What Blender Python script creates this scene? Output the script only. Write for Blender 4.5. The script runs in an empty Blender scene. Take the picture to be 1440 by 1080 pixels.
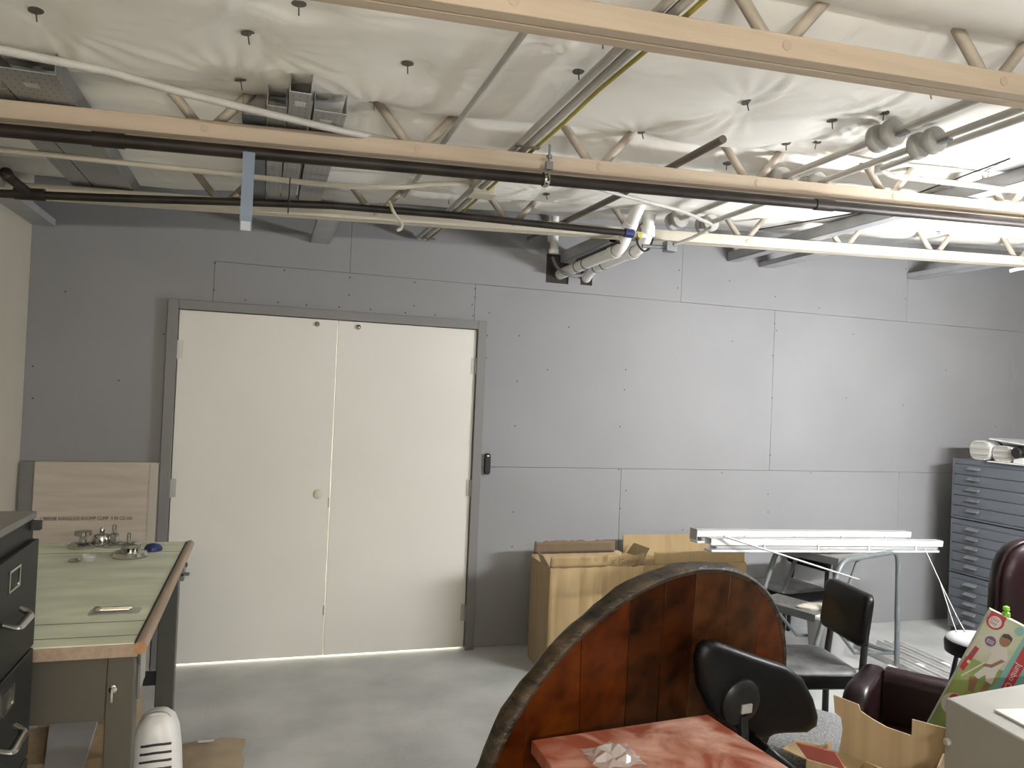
import bpy, bmesh, math, random
import numpy as np
from mathutils import Vector, Matrix
random.seed(7)
S = bpy.context.scene
COL = S.collection
# ---------------------------------------------------------------- camera
YAW, PITCH, ROLL, FPX, EYE = .30996, .01584, .0425, 1079.1, 1.70
_f = Vector((math.sin(YAW)*math.cos(PITCH), math.cos(YAW)*math.cos(PITCH), math.sin(PITCH)))
_r0 = Vector((math.cos(YAW), -math.sin(YAW), 0)); _u0 = _r0.cross(_f)
_r = _r0*math.cos(ROLL) + _u0*math.sin(ROLL)
_u = _u0*math.cos(ROLL) - _r0*math.sin(ROLL)
cd = bpy.data.cameras.new('camera'); cam = bpy.data.objects.new('camera', cd); COL.objects.link(cam)
cd.sensor_width = 36; cd.lens = FPX/1440*36; cd.clip_start = .02
cam.matrix_world = Matrix(((_r.x, _u.x, -_f.x, 0), (_r.y, _u.y, -_f.y, 0), (_r.z, _u.z, -_f.z, EYE), (0, 0, 0, 1)))
S.camera = cam
# ---------------------------------------------------------------- world, exposure
w = bpy.data.worlds.new('world'); S.world = w; w.use_nodes = True
w.node_tree.nodes['Background'].inputs[0].default_value = (.8, .85, 1, 1)
w.node_tree.nodes['Background'].inputs[1].default_value = .05
vs = S.view_settings
vs.view_transform = 'Standard'; vs.look = 'None'; vs.gamma = 1; vs.use_curve_mapping = False
vs.exposure = 0.2
LAMP_POS = (4.05, 2.15, 1.95)      # tube strip hung under the trusses, right of the frame
LAMP_STRENGTH = 750.0
FILL_POS = (0.9, -1.9, 2.1)         # added plain fill strip at the rear, brightens ceiling and truss fronts
FILL_STRENGTH = 420.0
WARM_FILL_POS = (-0.4, -0.7, 2.1)       # added warm fill strip behind the camera, lifts the left side
WARM_FILL_STRENGTH = 120.0
# ---------------------------------------------------------------- measuring helpers (photo pixel + a known plane -> point)
def ray(px, py): return _r*((px-720)/FPX) - _u*((py-540)/FPX) + _f
def PX(px, py, x): d = ray(px, py); return Vector((0, 0, EYE)) + d*(x/d.x)
def PY(px, py, y): d = ray(px, py); return Vector((0, 0, EYE)) + d*(y/d.y)
def PZ(px, py, z): d = ray(px, py); return Vector((0, 0, EYE)) + d*((z-EYE)/d.z)
# ---------------------------------------------------------------- materials
MATS = {}
KEEP = ('white_vinyl_blanket', 'white_enamel', 'white_pvc')
PAINT = .66        # overall reflectance level of the room's finishes
def mat(name, col, rough=.5, metal=0, var=0, vscale=8, stretch=(1, 1, 1), bump=0, bscale=40, col2=None, spec=.5,
        trans=0, emit=0, alpha=1, ior=1.45, coat=0, distort=0, detail=4, lo=.35, hi=.65, rvar=0):
    if name in MATS: return MATS[name]
    if not emit and name not in KEEP:
        col = tuple(c*PAINT for c in col); col2 = tuple(c*PAINT for c in col2) if col2 else None
    m = bpy.data.materials.new(name); MATS[name] = m; m.use_nodes = True
    nt = m.node_tree; b = nt.nodes['Principled BSDF']; L = nt.links
    b.inputs['Base Color'].default_value = (*col, 1); b.inputs['Roughness'].default_value = rough
    b.inputs['Metallic'].default_value = metal; b.inputs['Specular IOR Level'].default_value = spec
    b.inputs['Transmission Weight'].default_value = trans; b.inputs['Alpha'].default_value = alpha; b.inputs['IOR'].default_value = ior
    b.inputs['Coat Weight'].default_value = coat
    if emit:
        b.inputs['Emission Color'].default_value = (*col, 1); b.inputs['Emission Strength'].default_value = emit
    if var or bump or col2:
        tc = nt.nodes.new('ShaderNodeTexCoord'); mp = nt.nodes.new('ShaderNodeMapping'); mp.inputs['Scale'].default_value = stretch
        L.new(tc.outputs['Object'], mp.inputs['Vector'])
        if var or col2:
            n = nt.nodes.new('ShaderNodeTexNoise'); n.inputs['Scale'].default_value = vscale; n.inputs['Detail'].default_value = detail; n.inputs['Distortion'].default_value = distort
            L.new(mp.outputs[0], n.inputs['Vector'])
            rp = nt.nodes.new('ShaderNodeValToRGB'); rp.color_ramp.elements[0].position = lo; rp.color_ramp.elements[1].position = hi
            c2 = col2 if col2 else tuple(max(0, c*(1-var)) for c in col)
            c1 = col if col2 else tuple(min(1, c*(1+var*.5)) for c in col)
            rp.color_ramp.elements[0].color = (*c2, 1); rp.color_ramp.elements[1].color = (*c1, 1)
            L.new(n.outputs[0], rp.inputs[0]); L.new(rp.outputs[0], b.inputs['Base Color'])
            if rvar:
                mr = nt.nodes.new('ShaderNodeMapRange'); mr.inputs[3].default_value = rough; mr.inputs[4].default_value = rough+rvar
                L.new(n.outputs[0], mr.inputs[0]); L.new(mr.outputs[0], b.inputs['Roughness'])
        if bump:
            n2 = nt.nodes.new('ShaderNodeTexNoise'); n2.inputs['Scale'].default_value = bscale; n2.inputs['Detail'].default_value = 5
            L.new(mp.outputs[0], n2.inputs['Vector'])
            bp = nt.nodes.new('ShaderNodeBump'); bp.inputs['Strength'].default_value = bump; bp.inputs['Distance'].default_value = .01
            L.new(n2.outputs[0], bp.inputs['Height']); L.new(bp.outputs[0], b.inputs['Normal'])
    return m
M_WALL = mat('grey_wall_paint', (.345, .343, .35), .6, var=.05, vscale=1.2, bump=.12, bscale=25, spec=.3)
M_WALLBACK = mat('wall_cavity', (.045, .04, .035), .9)
M_FAR = mat('dim_grey_wall', (.20, .185, .16), .7, var=.1, vscale=1.0)
M_CREAM = mat('cream_wall_paint', (.76, .70, .58), .6, var=.06, vscale=1.5, spec=.3)
M_FLOOR = mat('concrete_floor', (.62, .625, .60), .55, var=.22, vscale=2.2, bump=.15, bscale=60, detail=8, rvar=.15)
M_BLANKET = mat('white_vinyl_blanket', (.93, .905, .845), .5, var=.06, vscale=1.6, bump=.18, bscale=14, detail=6, spec=.35)
M_DOOR = mat('cream_door_paint', (.93, .91, .83), .5, var=.04, vscale=1.0)
M_FRAME = mat('grey_frame_paint', (.245, .24, .235), .5)
M_CHORD = mat('painted_timber', (.70, .57, .43), .6, var=.10, vscale=3, stretch=(.4, 8, 8), bump=.1, bscale=30)
M_CHORD2 = mat('painted_timber_pale', (.78, .71, .57), .6, var=.10, vscale=3, stretch=(.4, 8, 8), bump=.1, bscale=30)
M_WEB = mat('painted_steel_web', (.64, .56, .46), .55, var=.18, vscale=9)
M_IRON = mat('black_iron_pipe', (.030, .021, .015), .5, var=.5, vscale=8, spec=.35)
M_EMT = mat('conduit_paint', (.66, .64, .59), .45, var=.1, vscale=10)
M_GALV = mat('galvanised_steel', (.34, .345, .345), .42, metal=.55, var=.12, vscale=16)
M_BEAM = mat('grey_painted_steel', (.58, .585, .60), .45, metal=.1, var=.1, vscale=8)
M_PVC = mat('white_pvc', (.84, .83, .80), .4, var=.03, vscale=10)
M_BLACK = mat('black_plastic', (.012, .012, .012), .4)
M_YELLOW = mat('yellow_cable', (.50, .43, .06), .5)
M_BLUEPL = mat('clear_blue_plastic', (.33, .42, .55), .25, alpha=.7)
M_BLUE = mat('blue_plastic', (.03, .04, .18), .4)
M_INSUL = mat('grey_clamp', (.56, .55, .51), .6, var=.1)
M_WASHER = mat('steel_washer', (.22, .20, .17), .5, metal=.4)
M_HINGE = mat('hinge_steel', (.55, .54, .50), .4, metal=.4)
M_CHROME = mat('chrome', (.75, .74, .70), .12, metal=1)
M_TGREY = mat('table_grey_metal', (.11, .098, .076), .45, var=.05, vscale=4)
M_TLEG = mat('table_leg_green_grey', (.095, .094, .08), .45)
M_GREEN = mat('green_vinyl_top', (.98, 1.02, .78), .4, var=.2, vscale=3.5, stretch=(.8, 2.2, 1), spec=.4)
M_WOODEDGE = mat('pale_wood_edge', (.50, .37, .27), .55, var=.15, vscale=6, stretch=(10, .6, 10))
M_WOODEND = mat('orange_wood_end', (.52, .28, .13), .6, var=.2, vscale=30)
M_FILE = mat('dark_grey_file', (.028, .030, .027), .45, var=.05, vscale=5, spec=.18)
M_FILETOP = mat('file_top_grey', (.26, .25, .23), .5)
M_CARD = mat('cardboard', (.50, .375, .215), .75, var=.12, vscale=5, stretch=(6, 6, .4), bump=.08, bscale=18)
M_CARD2 = mat('cardboard_yellower', (.46, .325, .155), .7, var=.1, vscale=5, stretch=(5, 5, .5), bump=.08, bscale=18)  # slightly darker and yellower than the plain cardboard
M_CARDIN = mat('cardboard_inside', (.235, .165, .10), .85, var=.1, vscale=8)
M_CARDGREY = mat('greyish_cardboard', (.62, .54, .45), .7, var=.1, vscale=5, stretch=(.5, 1, 5), bump=.08)
M_INK = mat('faded_ink', (.13, .105, .08), .8)
M_PENCIL = mat('pencil_scrawl', (.22, .15, .08), .8)
M_PAPER = mat('white_paper', (.80, .79, .76), .7)
M_PAPERBAG = mat('brown_paper', (.46, .36, .24), .8, var=.12, vscale=9, bump=.5, bscale=14)
M_WHITEPL = mat('white_plastic', (1.05, 1.04, 1.0), .35)
M_SLOT = mat('dark_slot', (.04, .04, .04), .7)
M_BOARD = mat('pale_grey_board', (.47, .465, .455), .5)
M_REDTOP = mat('rosy_marble_laminate', (.85, .53, .42), .3, col2=(.36, .095, .05), vscale=4, detail=5, distort=2.2, lo=.42, hi=.68, bump=.03, bscale=8)
M_DARKWOOD = mat('dark_cabinet_side', (.05, .035, .03), .5)
def plankmat(i, a, b):
    return mat('varnished_plank_%d' % i, a, .30, spec=.14, col2=b, vscale=3.0, stretch=(5, .9, 5), detail=7, lo=.32, hi=.62, bump=.03, bscale=20)
PLANKS = [plankmat(0, (.11, .024, .003), (.035, .006, .001)), plankmat(1, (.125, .029, .003), (.05, .009, .0015)),
          plankmat(2, (.055, .013, .002), (.010, .003, .001)), plankmat(3, (.09, .032, .010), (.022, .008, .003))]
M_BARK = mat('rough_bark_rim', (.085, .058, .032), .45, col2=(.010, .007, .004), vscale=9, stretch=(1, 1, 3), bump=1, bscale=26, detail=8)
M_BLVINYL = mat('black_vinyl', (.006, .0055, .0055), .4, spec=.22, var=.3, vscale=12, bump=.05, bscale=60)
M_DUSTY = mat('dusty_black_vinyl', (.22, .22, .22), .5, col2=(.05, .05, .05), vscale=9, detail=6, lo=.3, hi=.7)
M_BURG = mat('burgundy_vinyl', (.014, .0035, .005), .32, spec=.3, var=.2, vscale=6, bump=.05, bscale=60)
M_TWEED = mat('grey_tweed', (.33, .335, .34), .9, col2=(.17, .17, .175), vscale=160, detail=2, lo=.4, hi=.6)
M_LADDER = mat('grey_green_tube', (.18, .20, .203), .4, var=.15, vscale=14, metal=.1)
M_TREAD = mat('steel_tread', (.30, .29, .27), .5, metal=.4, var=.35, vscale=30, bump=.6, bscale=90)
M_WHITE = mat('white_enamel', (.52, .52, .515), .3)
M_ALU = mat('pale_aluminium', (1.0, 1.0, .98), .35, metal=.0, var=.1, vscale=15)
M_FLAT = mat('blue_grey_steel', (.15, .165, .185), .38, var=.05, vscale=4, metal=.05)
M_FLATH = mat('grey_pull', (.36, .37, .38), .3, metal=.5)
M_STOOLTOP = mat('grey_seat_top', (.50, .50, .51), .45, var=.1)
M_METALBOX = mat('pale_grey_metal', (.42, .41, .375), .45, var=.04, vscale=5)
M_GLASS = mat('clear_plastic', (.85, .85, .82), .12, alpha=.35)
M_RED = mat('print_red', (.45, .03, .045), .4); M_TEAL = mat('print_teal', (.20, .42, .40), .4)
M_PURPLE = mat('print_purple', (.17, .09, .19), .4); M_SKIN = mat('print_tan', (.30, .16, .09), .5)
M_HAIR = mat('print_dark_brown', (.05, .025, .02), .5); M_PRWHITE = mat('print_white', (.66, .63, .60), .45)
M_GRASS = mat('print_green', (.34, .42, .13), .45, col2=(.20, .29, .09), vscale=14, lo=.3, hi=.7)
M_PRPALE = mat('print_pale', (.60, .60, .52), .45, col2=(.42, .48, .25), vscale=9, lo=.3, hi=.65)
M_LIME = mat('lime_plastic', (.25, .62, .06), .4)
M_REDCARD = mat('red_printed_card', (.62, .16, .13), .6)
M_TUBE = mat('lamp_tube', (.97, .98, 1.0), .5, emit=LAMP_STRENGTH)
M_TUBE2 = mat('fill_tube_warm', (1.0, .86, .66), .5, emit=WARM_FILL_STRENGTH)  # tube of the added warm fill strip
M_TUBE3 = mat('fill_tube_plain', (1.0, .97, .92), .5, emit=FILL_STRENGTH)  # tube of the added plain fill strip
M_HALL = mat('hall_wall_glow', (1.0, .95, .80), .5, emit=7)  # glow put on the hall wall in place of real lamps there
# ---------------------------------------------------------------- mesh helpers
I4 = Matrix.Identity(4)
def frame(o, ex, ey, ez=None):
    ex = Vector(ex).normalized(); ey = Vector(ey); ey = (ey - ex*ey.dot(ex)).normalized()
    ez = ex.cross(ey)
    return Matrix(((ex.x, ey.x, ez.x, o[0]), (ex.y, ey.y, ez.y, o[1]), (ex.z, ey.z, ez.z, o[2]), (0, 0, 0, 1)))
def T(x, y, z): return Matrix.Translation((x, y, z))
def RZ(a): return Matrix.Rotation(a, 4, 'Z')
def fillet(pts, rad, n=6):
    pts = [Vector(p) for p in pts]; out = [pts[0]]
    for i in range(1, len(pts)-1):
        p, a, b = pts[i], pts[i-1], pts[i+1]
        da, db = (a-p), (b-p); r = min(rad, da.length*.48, db.length*.48)
        s, e = p+da.normalized()*r, p+db.normalized()*r
        for k in range(n+1):
            t = k/n; out.append(s*(1-t)**2 + p*2*t*(1-t) + e*t*t)
    out.append(pts[-1]); return out
class MB:
    def __init__(s): s.v = []; s.f = []
    def add(s, vs_, fs, M=None):
        o = len(s.v)
        s.v += [(M @ Vector(p)) if M else Vector(p) for p in vs_]
        s.f += [tuple(o+i for i in f) for f in fs]; return s
    def box(s, x0, x1, y0, y1, z0, z1, M=None):
        return s.add([(x0, y0, z0), (x1, y0, z0), (x1, y1, z0), (x0, y1, z0), (x0, y0, z1), (x1, y0, z1), (x1, y1, z1), (x0, y1, z1)],
                     [(0, 3, 2, 1), (4, 5, 6, 7), (0, 1, 5, 4), (1, 2, 6, 5), (2, 3, 7, 6), (3, 0, 4, 7)], M)
    def hexa(s, p):   # 8 points: bottom loop 0-3 ccw, top loop 4-7
        return s.add(p, [(0, 3, 2, 1), (4, 5, 6, 7), (0, 1, 5, 4), (1, 2, 6, 5), (2, 3, 7, 6), (3, 0, 4, 7)])
    def tube(s, pts, r, n=10, M=None, caps=True, sq=None):
        pts = [Vector(p) for p in pts]; rs = r if isinstance(r, (list, tuple)) else [r]*len(pts)
        d = (pts[1]-pts[0]).normalized(); up = Vector((0, 0, 1)) if abs(d.z) < .9 else Vector((1, 0, 0))
        a = d.cross(up).normalized(); V = []; F = []
        for i, p in enumerate(pts):
            d = (pts[min(i+1, len(pts)-1)]-pts[max(i-1, 0)]).normalized()
            a = (a - d*a.dot(d)).normalized(); b = d.cross(a)
            for k in range(n):
                t = 2*math.pi*k/n; ca, sa = math.cos(t), math.sin(t)
                if sq: ca *= sq[0]; sa *= sq[1]
                V.append(p + (a*ca + b*sa)*rs[i])
        for i in range(len(pts)-1):
            for k in range(n):
                k2 = (k+1) % n; F.append((i*n+k, i*n+k2, (i+1)*n+k2, (i+1)*n+k))
        if caps: F.append(tuple(range(n-1, -1, -1))); F.append(tuple(range((len(pts)-1)*n, len(pts)*n)))
        return s.add(V, F, M)
    def lathe(s, prof, n=20, M=None):
        V = []; F = []
        for r, h in prof:
            for k in range(n): t = 2*math.pi*k/n; V.append((r*math.cos(t), r*math.sin(t), h))
        for i in range(len(prof)-1):
            for k in range(n): k2 = (k+1) % n; F.append((i*n+k, i*n+k2, (i+1)*n+k2, (i+1)*n+k))
        F.append(tuple(range(n-1, -1, -1))); F.append(tuple(range((len(prof)-1)*n, len(prof)*n)))
        return s.add(V, F, M)
    def prism(s, poly, z0, z1, M=None):
        n = len(poly); V = [(p[0], p[1], z0) for p in poly] + [(p[0], p[1], z1) for p in poly]
        F = [tuple(range(n-1, -1, -1)), tuple(range(n, 2*n))] + [(i, (i+1) % n, n+(i+1) % n, n+i) for i in range(n)]
        return s.add(V, F, M)
    def loft(s, rings, M=None, caps=True, closed=True):
        n = len(rings[0]); V = [p for r in rings for p in r]; F = []
        for i in range(len(rings)-1):
            for k in range(n if closed else n-1): k2 = (k+1) % n; F.append((i*n+k, i*n+k2, (i+1)*n+k2, (i+1)*n+k))
        if caps: F.append(tuple(range(n-1, -1, -1))); F.append(tuple(range((len(rings)-1)*n, len(rings)*n)))
        return s.add(V, F, M)
WM = {}
def finish(mb, name, material, parent, base, bev, seg, ang, sub):
    me = bpy.data.meshes.new(name); inv = base.inverted()
    me.from_pydata([tuple(inv @ v) for v in mb.v], [], mb.f); me.update()
    bm = bmesh.new(); bm.from_mesh(me); bmesh.ops.recalc_face_normals(bm, faces=bm.faces); bm.to_mesh(me); bm.free()
    for p in me.polygons: p.use_smooth = True
    me.set_sharp_from_angle(angle=math.radians(ang))
    me.materials.append(material)
    o = bpy.data.objects.new(name, me); COL.objects.link(o)
    if bev:
        b = o.modifiers.new('bevel', 'BEVEL'); b.width = bev; b.segments = seg; b.limit_method = 'ANGLE'; b.angle_limit = math.radians(35)
    if sub:
        sm = o.modifiers.new('sub', 'SUBSURF'); sm.levels = sub; sm.render_levels = sub
    return o
def part(mb, name, material, parent, label=None, bev=0, seg=2, ang=40, sub=0, stuff=False):
    o = finish(mb, name, material, parent, WM[parent.name], bev, seg, ang, sub); o.parent = parent; WM[o.name] = WM[parent.name]
    if label: o['label'] = label
    if stuff: o['kind'] = 'stuff'
    return o
def tagit(o, label, cat, group=None):
    o['label'] = label; o['category'] = cat
    if group: o['group'] = group
    return o
def single(mb, name, material, label, cat, group=None, bev=0, seg=2, ang=40, sub=0):
    xs = [v.x for v in mb.v]; ys = [v.y for v in mb.v]; z = min(v.z for v in mb.v)
    B = T((min(xs)+max(xs))/2, (min(ys)+max(ys))/2, z)
    o = finish(mb, name, material, None, B, bev, seg, ang, sub); o.matrix_world = B; WM[o.name] = B
    return tagit(o, label, cat, group)
def struct(mb, name, material, bev=0, ang=40):
    o = finish(mb, name, material, None, I4, bev, 2, ang, 0); o['kind'] = 'structure'; WM[o.name] = I4.copy(); return o
def thing(name, label, cat, loc=(0, 0, 0), rz=0, group=None):
    e = bpy.data.objects.new(name, None); COL.objects.link(e); e.empty_display_size = .1
    m = T(*loc) @ RZ(rz); e.matrix_world = m; WM[e.name] = m
    return tagit(e, label, cat, group)
def text_mb(txt, size, M, shear=0, thick=.0006, xs=1.0):
    cu = bpy.data.curves.new('t', 'FONT'); cu.body = txt; cu.size = size; cu.shear = shear; cu.extrude = thick; cu.resolution_u = 3
    to = bpy.data.objects.new('t', cu); COL.objects.link(to); bpy.context.view_layer.update()
    me = bpy.data.meshes.new_from_object(to); mb = MB()
    mb.add([Vector((v.co.x*xs, v.co.y, v.co.z)) for v in me.vertices], [tuple(p.vertices) for p in me.polygons], M)
    bpy.data.objects.remove(to); bpy.data.meshes.remove(me); bpy.data.curves.remove(cu); return mb
def ellipse(cx, cy, a, b, n=24): return [(cx+a*math.cos(2*math.pi*i/n), cy+b*math.sin(2*math.pi*i/n)) for i in range(n)]
def rrect(w_, h_, r, n=5, cx=0, cy=0):
    out = []
    for sx, sy, a0 in ((1, 1, 0), (-1, 1, 90), (-1, -1, 180), (1, -1, 270)):
        for k in range(n+1):
            a = math.radians(a0+90*k/n); out.append((cx+sx*(w_/2-r)+r*math.cos(a), cy+sy*(h_/2-r)+r*math.sin(a)))
    return out
# ================================================================= ROOM
XL, XR, YB, YF, D = -1.31, 7.6, -4.5, 5.0, 5.0
SL = .0405                                  # roof slope along x
struct(MB().box(XL-.2, XR+.2, YB-.2, D+.6, -.1, 0), 'floor', M_FLOOR)
struct(MB().box(XL-.12, XL, YB-.1, D+.2, 0, 3.4), 'wall_left', M_CREAM)
struct(MB().box(XR, XR+.12, YB-.1, D+.2, 0, 3.4), 'wall_right', M_FAR)
struct(MB().box(XL-.12, XR+.12, YB-.12, YB, 0, 3.4), 'wall_rear', M_FAR)
DX0, DX1, DZ = -.575, 1.395, 2.195          # outside of the door frame
back = MB(); b0, b1 = D+.012, D+.12
back.box(XL, DX0+.02, b0, b1, 0, 3.4); back.box(DX1-.02, XR, b0, b1, 0, 3.4); back.box(DX0+.02, DX1-.02, b0, b1, DZ-.02, 3.4)
wall = struct(back, 'wall_back', M_WALLBACK)
G = .0009
def panel(poly):   # polygon in (x,z), shrunk by hand
    part(MB().prism([(x, -z) for x, z in poly][::-1], 0, .012, Matrix(((1, 0, 0, 0), (0, 0, 1, D), (0, -1, 0, 0), (0, 0, 0, 1)))), 'wall_panel', M_WALL, wall, bev=.0012, seg=1)
def rect(x0, x1, z0, z1): return [(x0+G, z0+G), (x1-G, z0+G), (x1-G, z1-G), (x0+G, z1-G)]
panel(rect(XL, DX0+.02, 0, 1.215)); panel(rect(DX1-.02, 2.45, 0, 1.215)); panel(rect(2.45, 4.95, 0, 1.215)); panel(rect(4.95, XR, 0, 1.215))
panel([(XL, 1.215+G), (DX0+.02, 1.215+G), (DX0+.02, DZ-.02), (-.33-G, DZ-.02), (-.33-G, 2.445+G), (.48-G, 2.445+G), (.48-G, 3.4), (XL, 3.4)])
panel(rect(-.33, 1.315, DZ-.02, 2.445))
panel([(DX1-.02, 1.215+G), (3.70-G, 1.215+G), (3.70-G, 2.445-G), (1.315+G, 2.445-G), (1.315+G, DZ-.02), (DX1-.02, DZ-.02)])
panel(rect(3.70, 6.14, 1.215, 2.445)); panel(rect(6.14, XR, 1.215, 2.445))
panel(rect(2.88, 4.97, 2.445, 3.4)); panel(rect(4.97, XR, 2.445, 3.4))
# panel with the two pipe holes
def holed(x0, x1, z0, z1, holes):
    xs = sorted({x0+G, x1-G, *[h[0] for h in holes], *[h[1] for h in holes]}); zs = sorted({z0+G, z1-G, *[h[2] for h in holes], *[h[3] for h in holes]})
    mb = MB(); inh = lambda x, z: any(h[0] < x < h[1] and h[2] < z < h[3] for h in holes)
    for i in range(len(xs)-1):
        for j in range(len(zs)-1):
            if not inh((xs[i]+xs[i+1])/2, (zs[j]+zs[j+1])/2):
                mb.add([(xs[i], D, zs[j]), (xs[i+1], D, zs[j]), (xs[i+1], D, zs[j+1]), (xs[i], D, zs[j+1])], [(0, 1, 2, 3)])
    for h in holes:
        for (ax, az), (bx_, bz) in (((h[0], h[2]), (h[1], h[2])), ((h[1], h[2]), (h[1], h[3])), ((h[1], h[3]), (h[0], h[3])), ((h[0], h[3]), (h[0], h[2]))):
            mb.add([(ax, D, az), (bx_, D, bz), (bx_, D+.012, bz), (ax, D+.012, az)], [(0, 1, 2, 3)])
    part(mb, 'wall_panel', M_WALL, wall)
holed(.48, 2.88, 2.445, 3.4, [(1.815, 1.985, 2.50, 2.70), (2.075, 2.165, 2.505, 2.60)])
# screw heads: rows along studs and edges, too small to count
sc = MB()
def screw(x, z, r=.0055): sc.add([(x+r*math.cos(t*math.pi/3), D-.0008, z+r*math.sin(t*math.pi/3)) for t in range(6)], [(0, 1, 2, 3, 4, 5)])
for px, py in ((302, 370), (301, 408), (400, 380), (492, 390), (491, 415), (583, 397), (582, 430), (668, 406), (664, 428), (668, 418), (665, 444),
               (345, 422), (391, 425), (431, 429), (477, 432), (521, 435), (570, 440), (612, 443), (688, 440), (167, 535), (230, 470),
               (685, 472), (730, 472), (684, 503), (727, 536), (724, 599), (722, 720), (720, 769), (880, 520), (878, 548), (872, 600), (870, 660),
               (955, 380), (953, 405), (1025, 362), (1026, 395), (1090, 417), (1089, 455), (1092, 465), (1087, 500), (1086, 560), (1083, 640),
               (1274, 378), (1273, 420), (1152, 433), (1030, 480), (880, 690), (872, 715), (1015, 665), (1080, 695), (1140, 665), (1080, 720), (960, 745),
               (770, 520), (800, 460), (46, 515), (46, 560), (92, 410), (1200, 470), (1190, 560), (1270, 570), (1330, 520), (1400, 600)):
    p = PY(px, py, D); screw(p.x, p.z)
part(sc, 'screw_heads', mat('screw_dark', (.06, .055, .05), .6), wall, stuff=True)
# hallway beyond the doors; its wall glows to stand in for a lit room
struct(MB().box(DX0-.3, DX1+.3, D+.55, D+.57, 0, 2.4), 'wall_hall_glow', M_HALL)
struct(MB().box(DX0-.3, DX1+.3, D+.12, D+.57, 2.4, 2.42).box(DX0-.32, DX0-.3, D+.12, D+.57, 0, 2.4).box(DX1+.3, DX1+.32, D+.12, D+.57, 0, 2.4), 'wall_hall_sides', M_CREAM)
# ---- double door
door = bpy.data.objects.new('door_1', None); COL.objects.link(door); door['kind'] = 'structure'; WM['door_1'] = I4.copy()
fr = MB(); fr.box(DX0, DX0+.06, D-.045, D+.07, 0, DZ); fr.box(DX1-.06, DX1, D-.045, D+.07, 0, DZ); fr.box(DX0+.06, DX1-.06, D-.045, D+.07, DZ-.058, DZ)
part(fr, 'door_frame', M_FRAME, door, bev=.003)
stop = MB(); stop.box(DX0+.06, DX0+.075, D+.03, D+.06, 0, DZ-.06).box(DX1-.075, DX1-.06, D+.03, D+.06, 0, DZ-.06).box(DX0+.06, DX1-.06, D+.03, D+.06, DZ-.075, DZ-.058)
part(stop, 'door_stop', M_FRAME, door)
yl0, yl1 = D-.022, D+.022
l1 = part(MB().box(DX0+.064, .4172, yl0, yl1, .016, DZ-.062), 'door_leaf', M_DOOR, door, bev=.002)
l2 = part(MB().box(.4205, DX1-.064, yl0, yl1, .016, DZ-.062), 'door_leaf', M_DOOR, door, bev=.002)
for (px, py), lf, xx in (((249, 491), l1, DX0+.062), ((239, 686), l1, DX0+.062), ((669, 515), l2, DX1-.062), ((661, 686), l2, DX1-.062), ((654, 861), l2, DX1-.062)):
    p = PY(px, py, D-.02); h = MB(); h.tube([(xx, yl0-.008, p.z-.055), (xx, yl0-.008, p.z+.055)], .007, 8)
    s_ = 1 if xx > 0 else -1
    h.box(min(xx, xx-s_*.03), max(xx, xx-s_*.03), yl0-.003, yl0+.001, p.z-.055, p.z+.055)
    part(h, 'hinge', M_HINGE, lf)
for (px, py), lf in (((446, 456), l1), ((504, 460), l2)):
    p = PY(px, py, yl0); part(MB().lathe([(.017, 0), (.017, .006), (.011, .014), (.004, .018)], 16, frame((p.x, yl0, p.z), (1, 0, 0), (0, 0, 1))), 'through_bolt', M_CHROME, lf)
p = PY(447, 695, yl0); pl = part(MB().lathe([(.030, 0), (.030, .004), (.026, .007)], 24, frame((p.x, yl0, p.z), (1, 0, 0), (0, 0, 1))), 'bore_plate', mat('ivory_plate', (.78, .72, .58), .5), l1)
for z in (.98, .30):
    part(MB().box(.405, .4165, yl0-.003, yl0+.01, z-.03, z+.03), 'strike', M_HINGE, l1)
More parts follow.
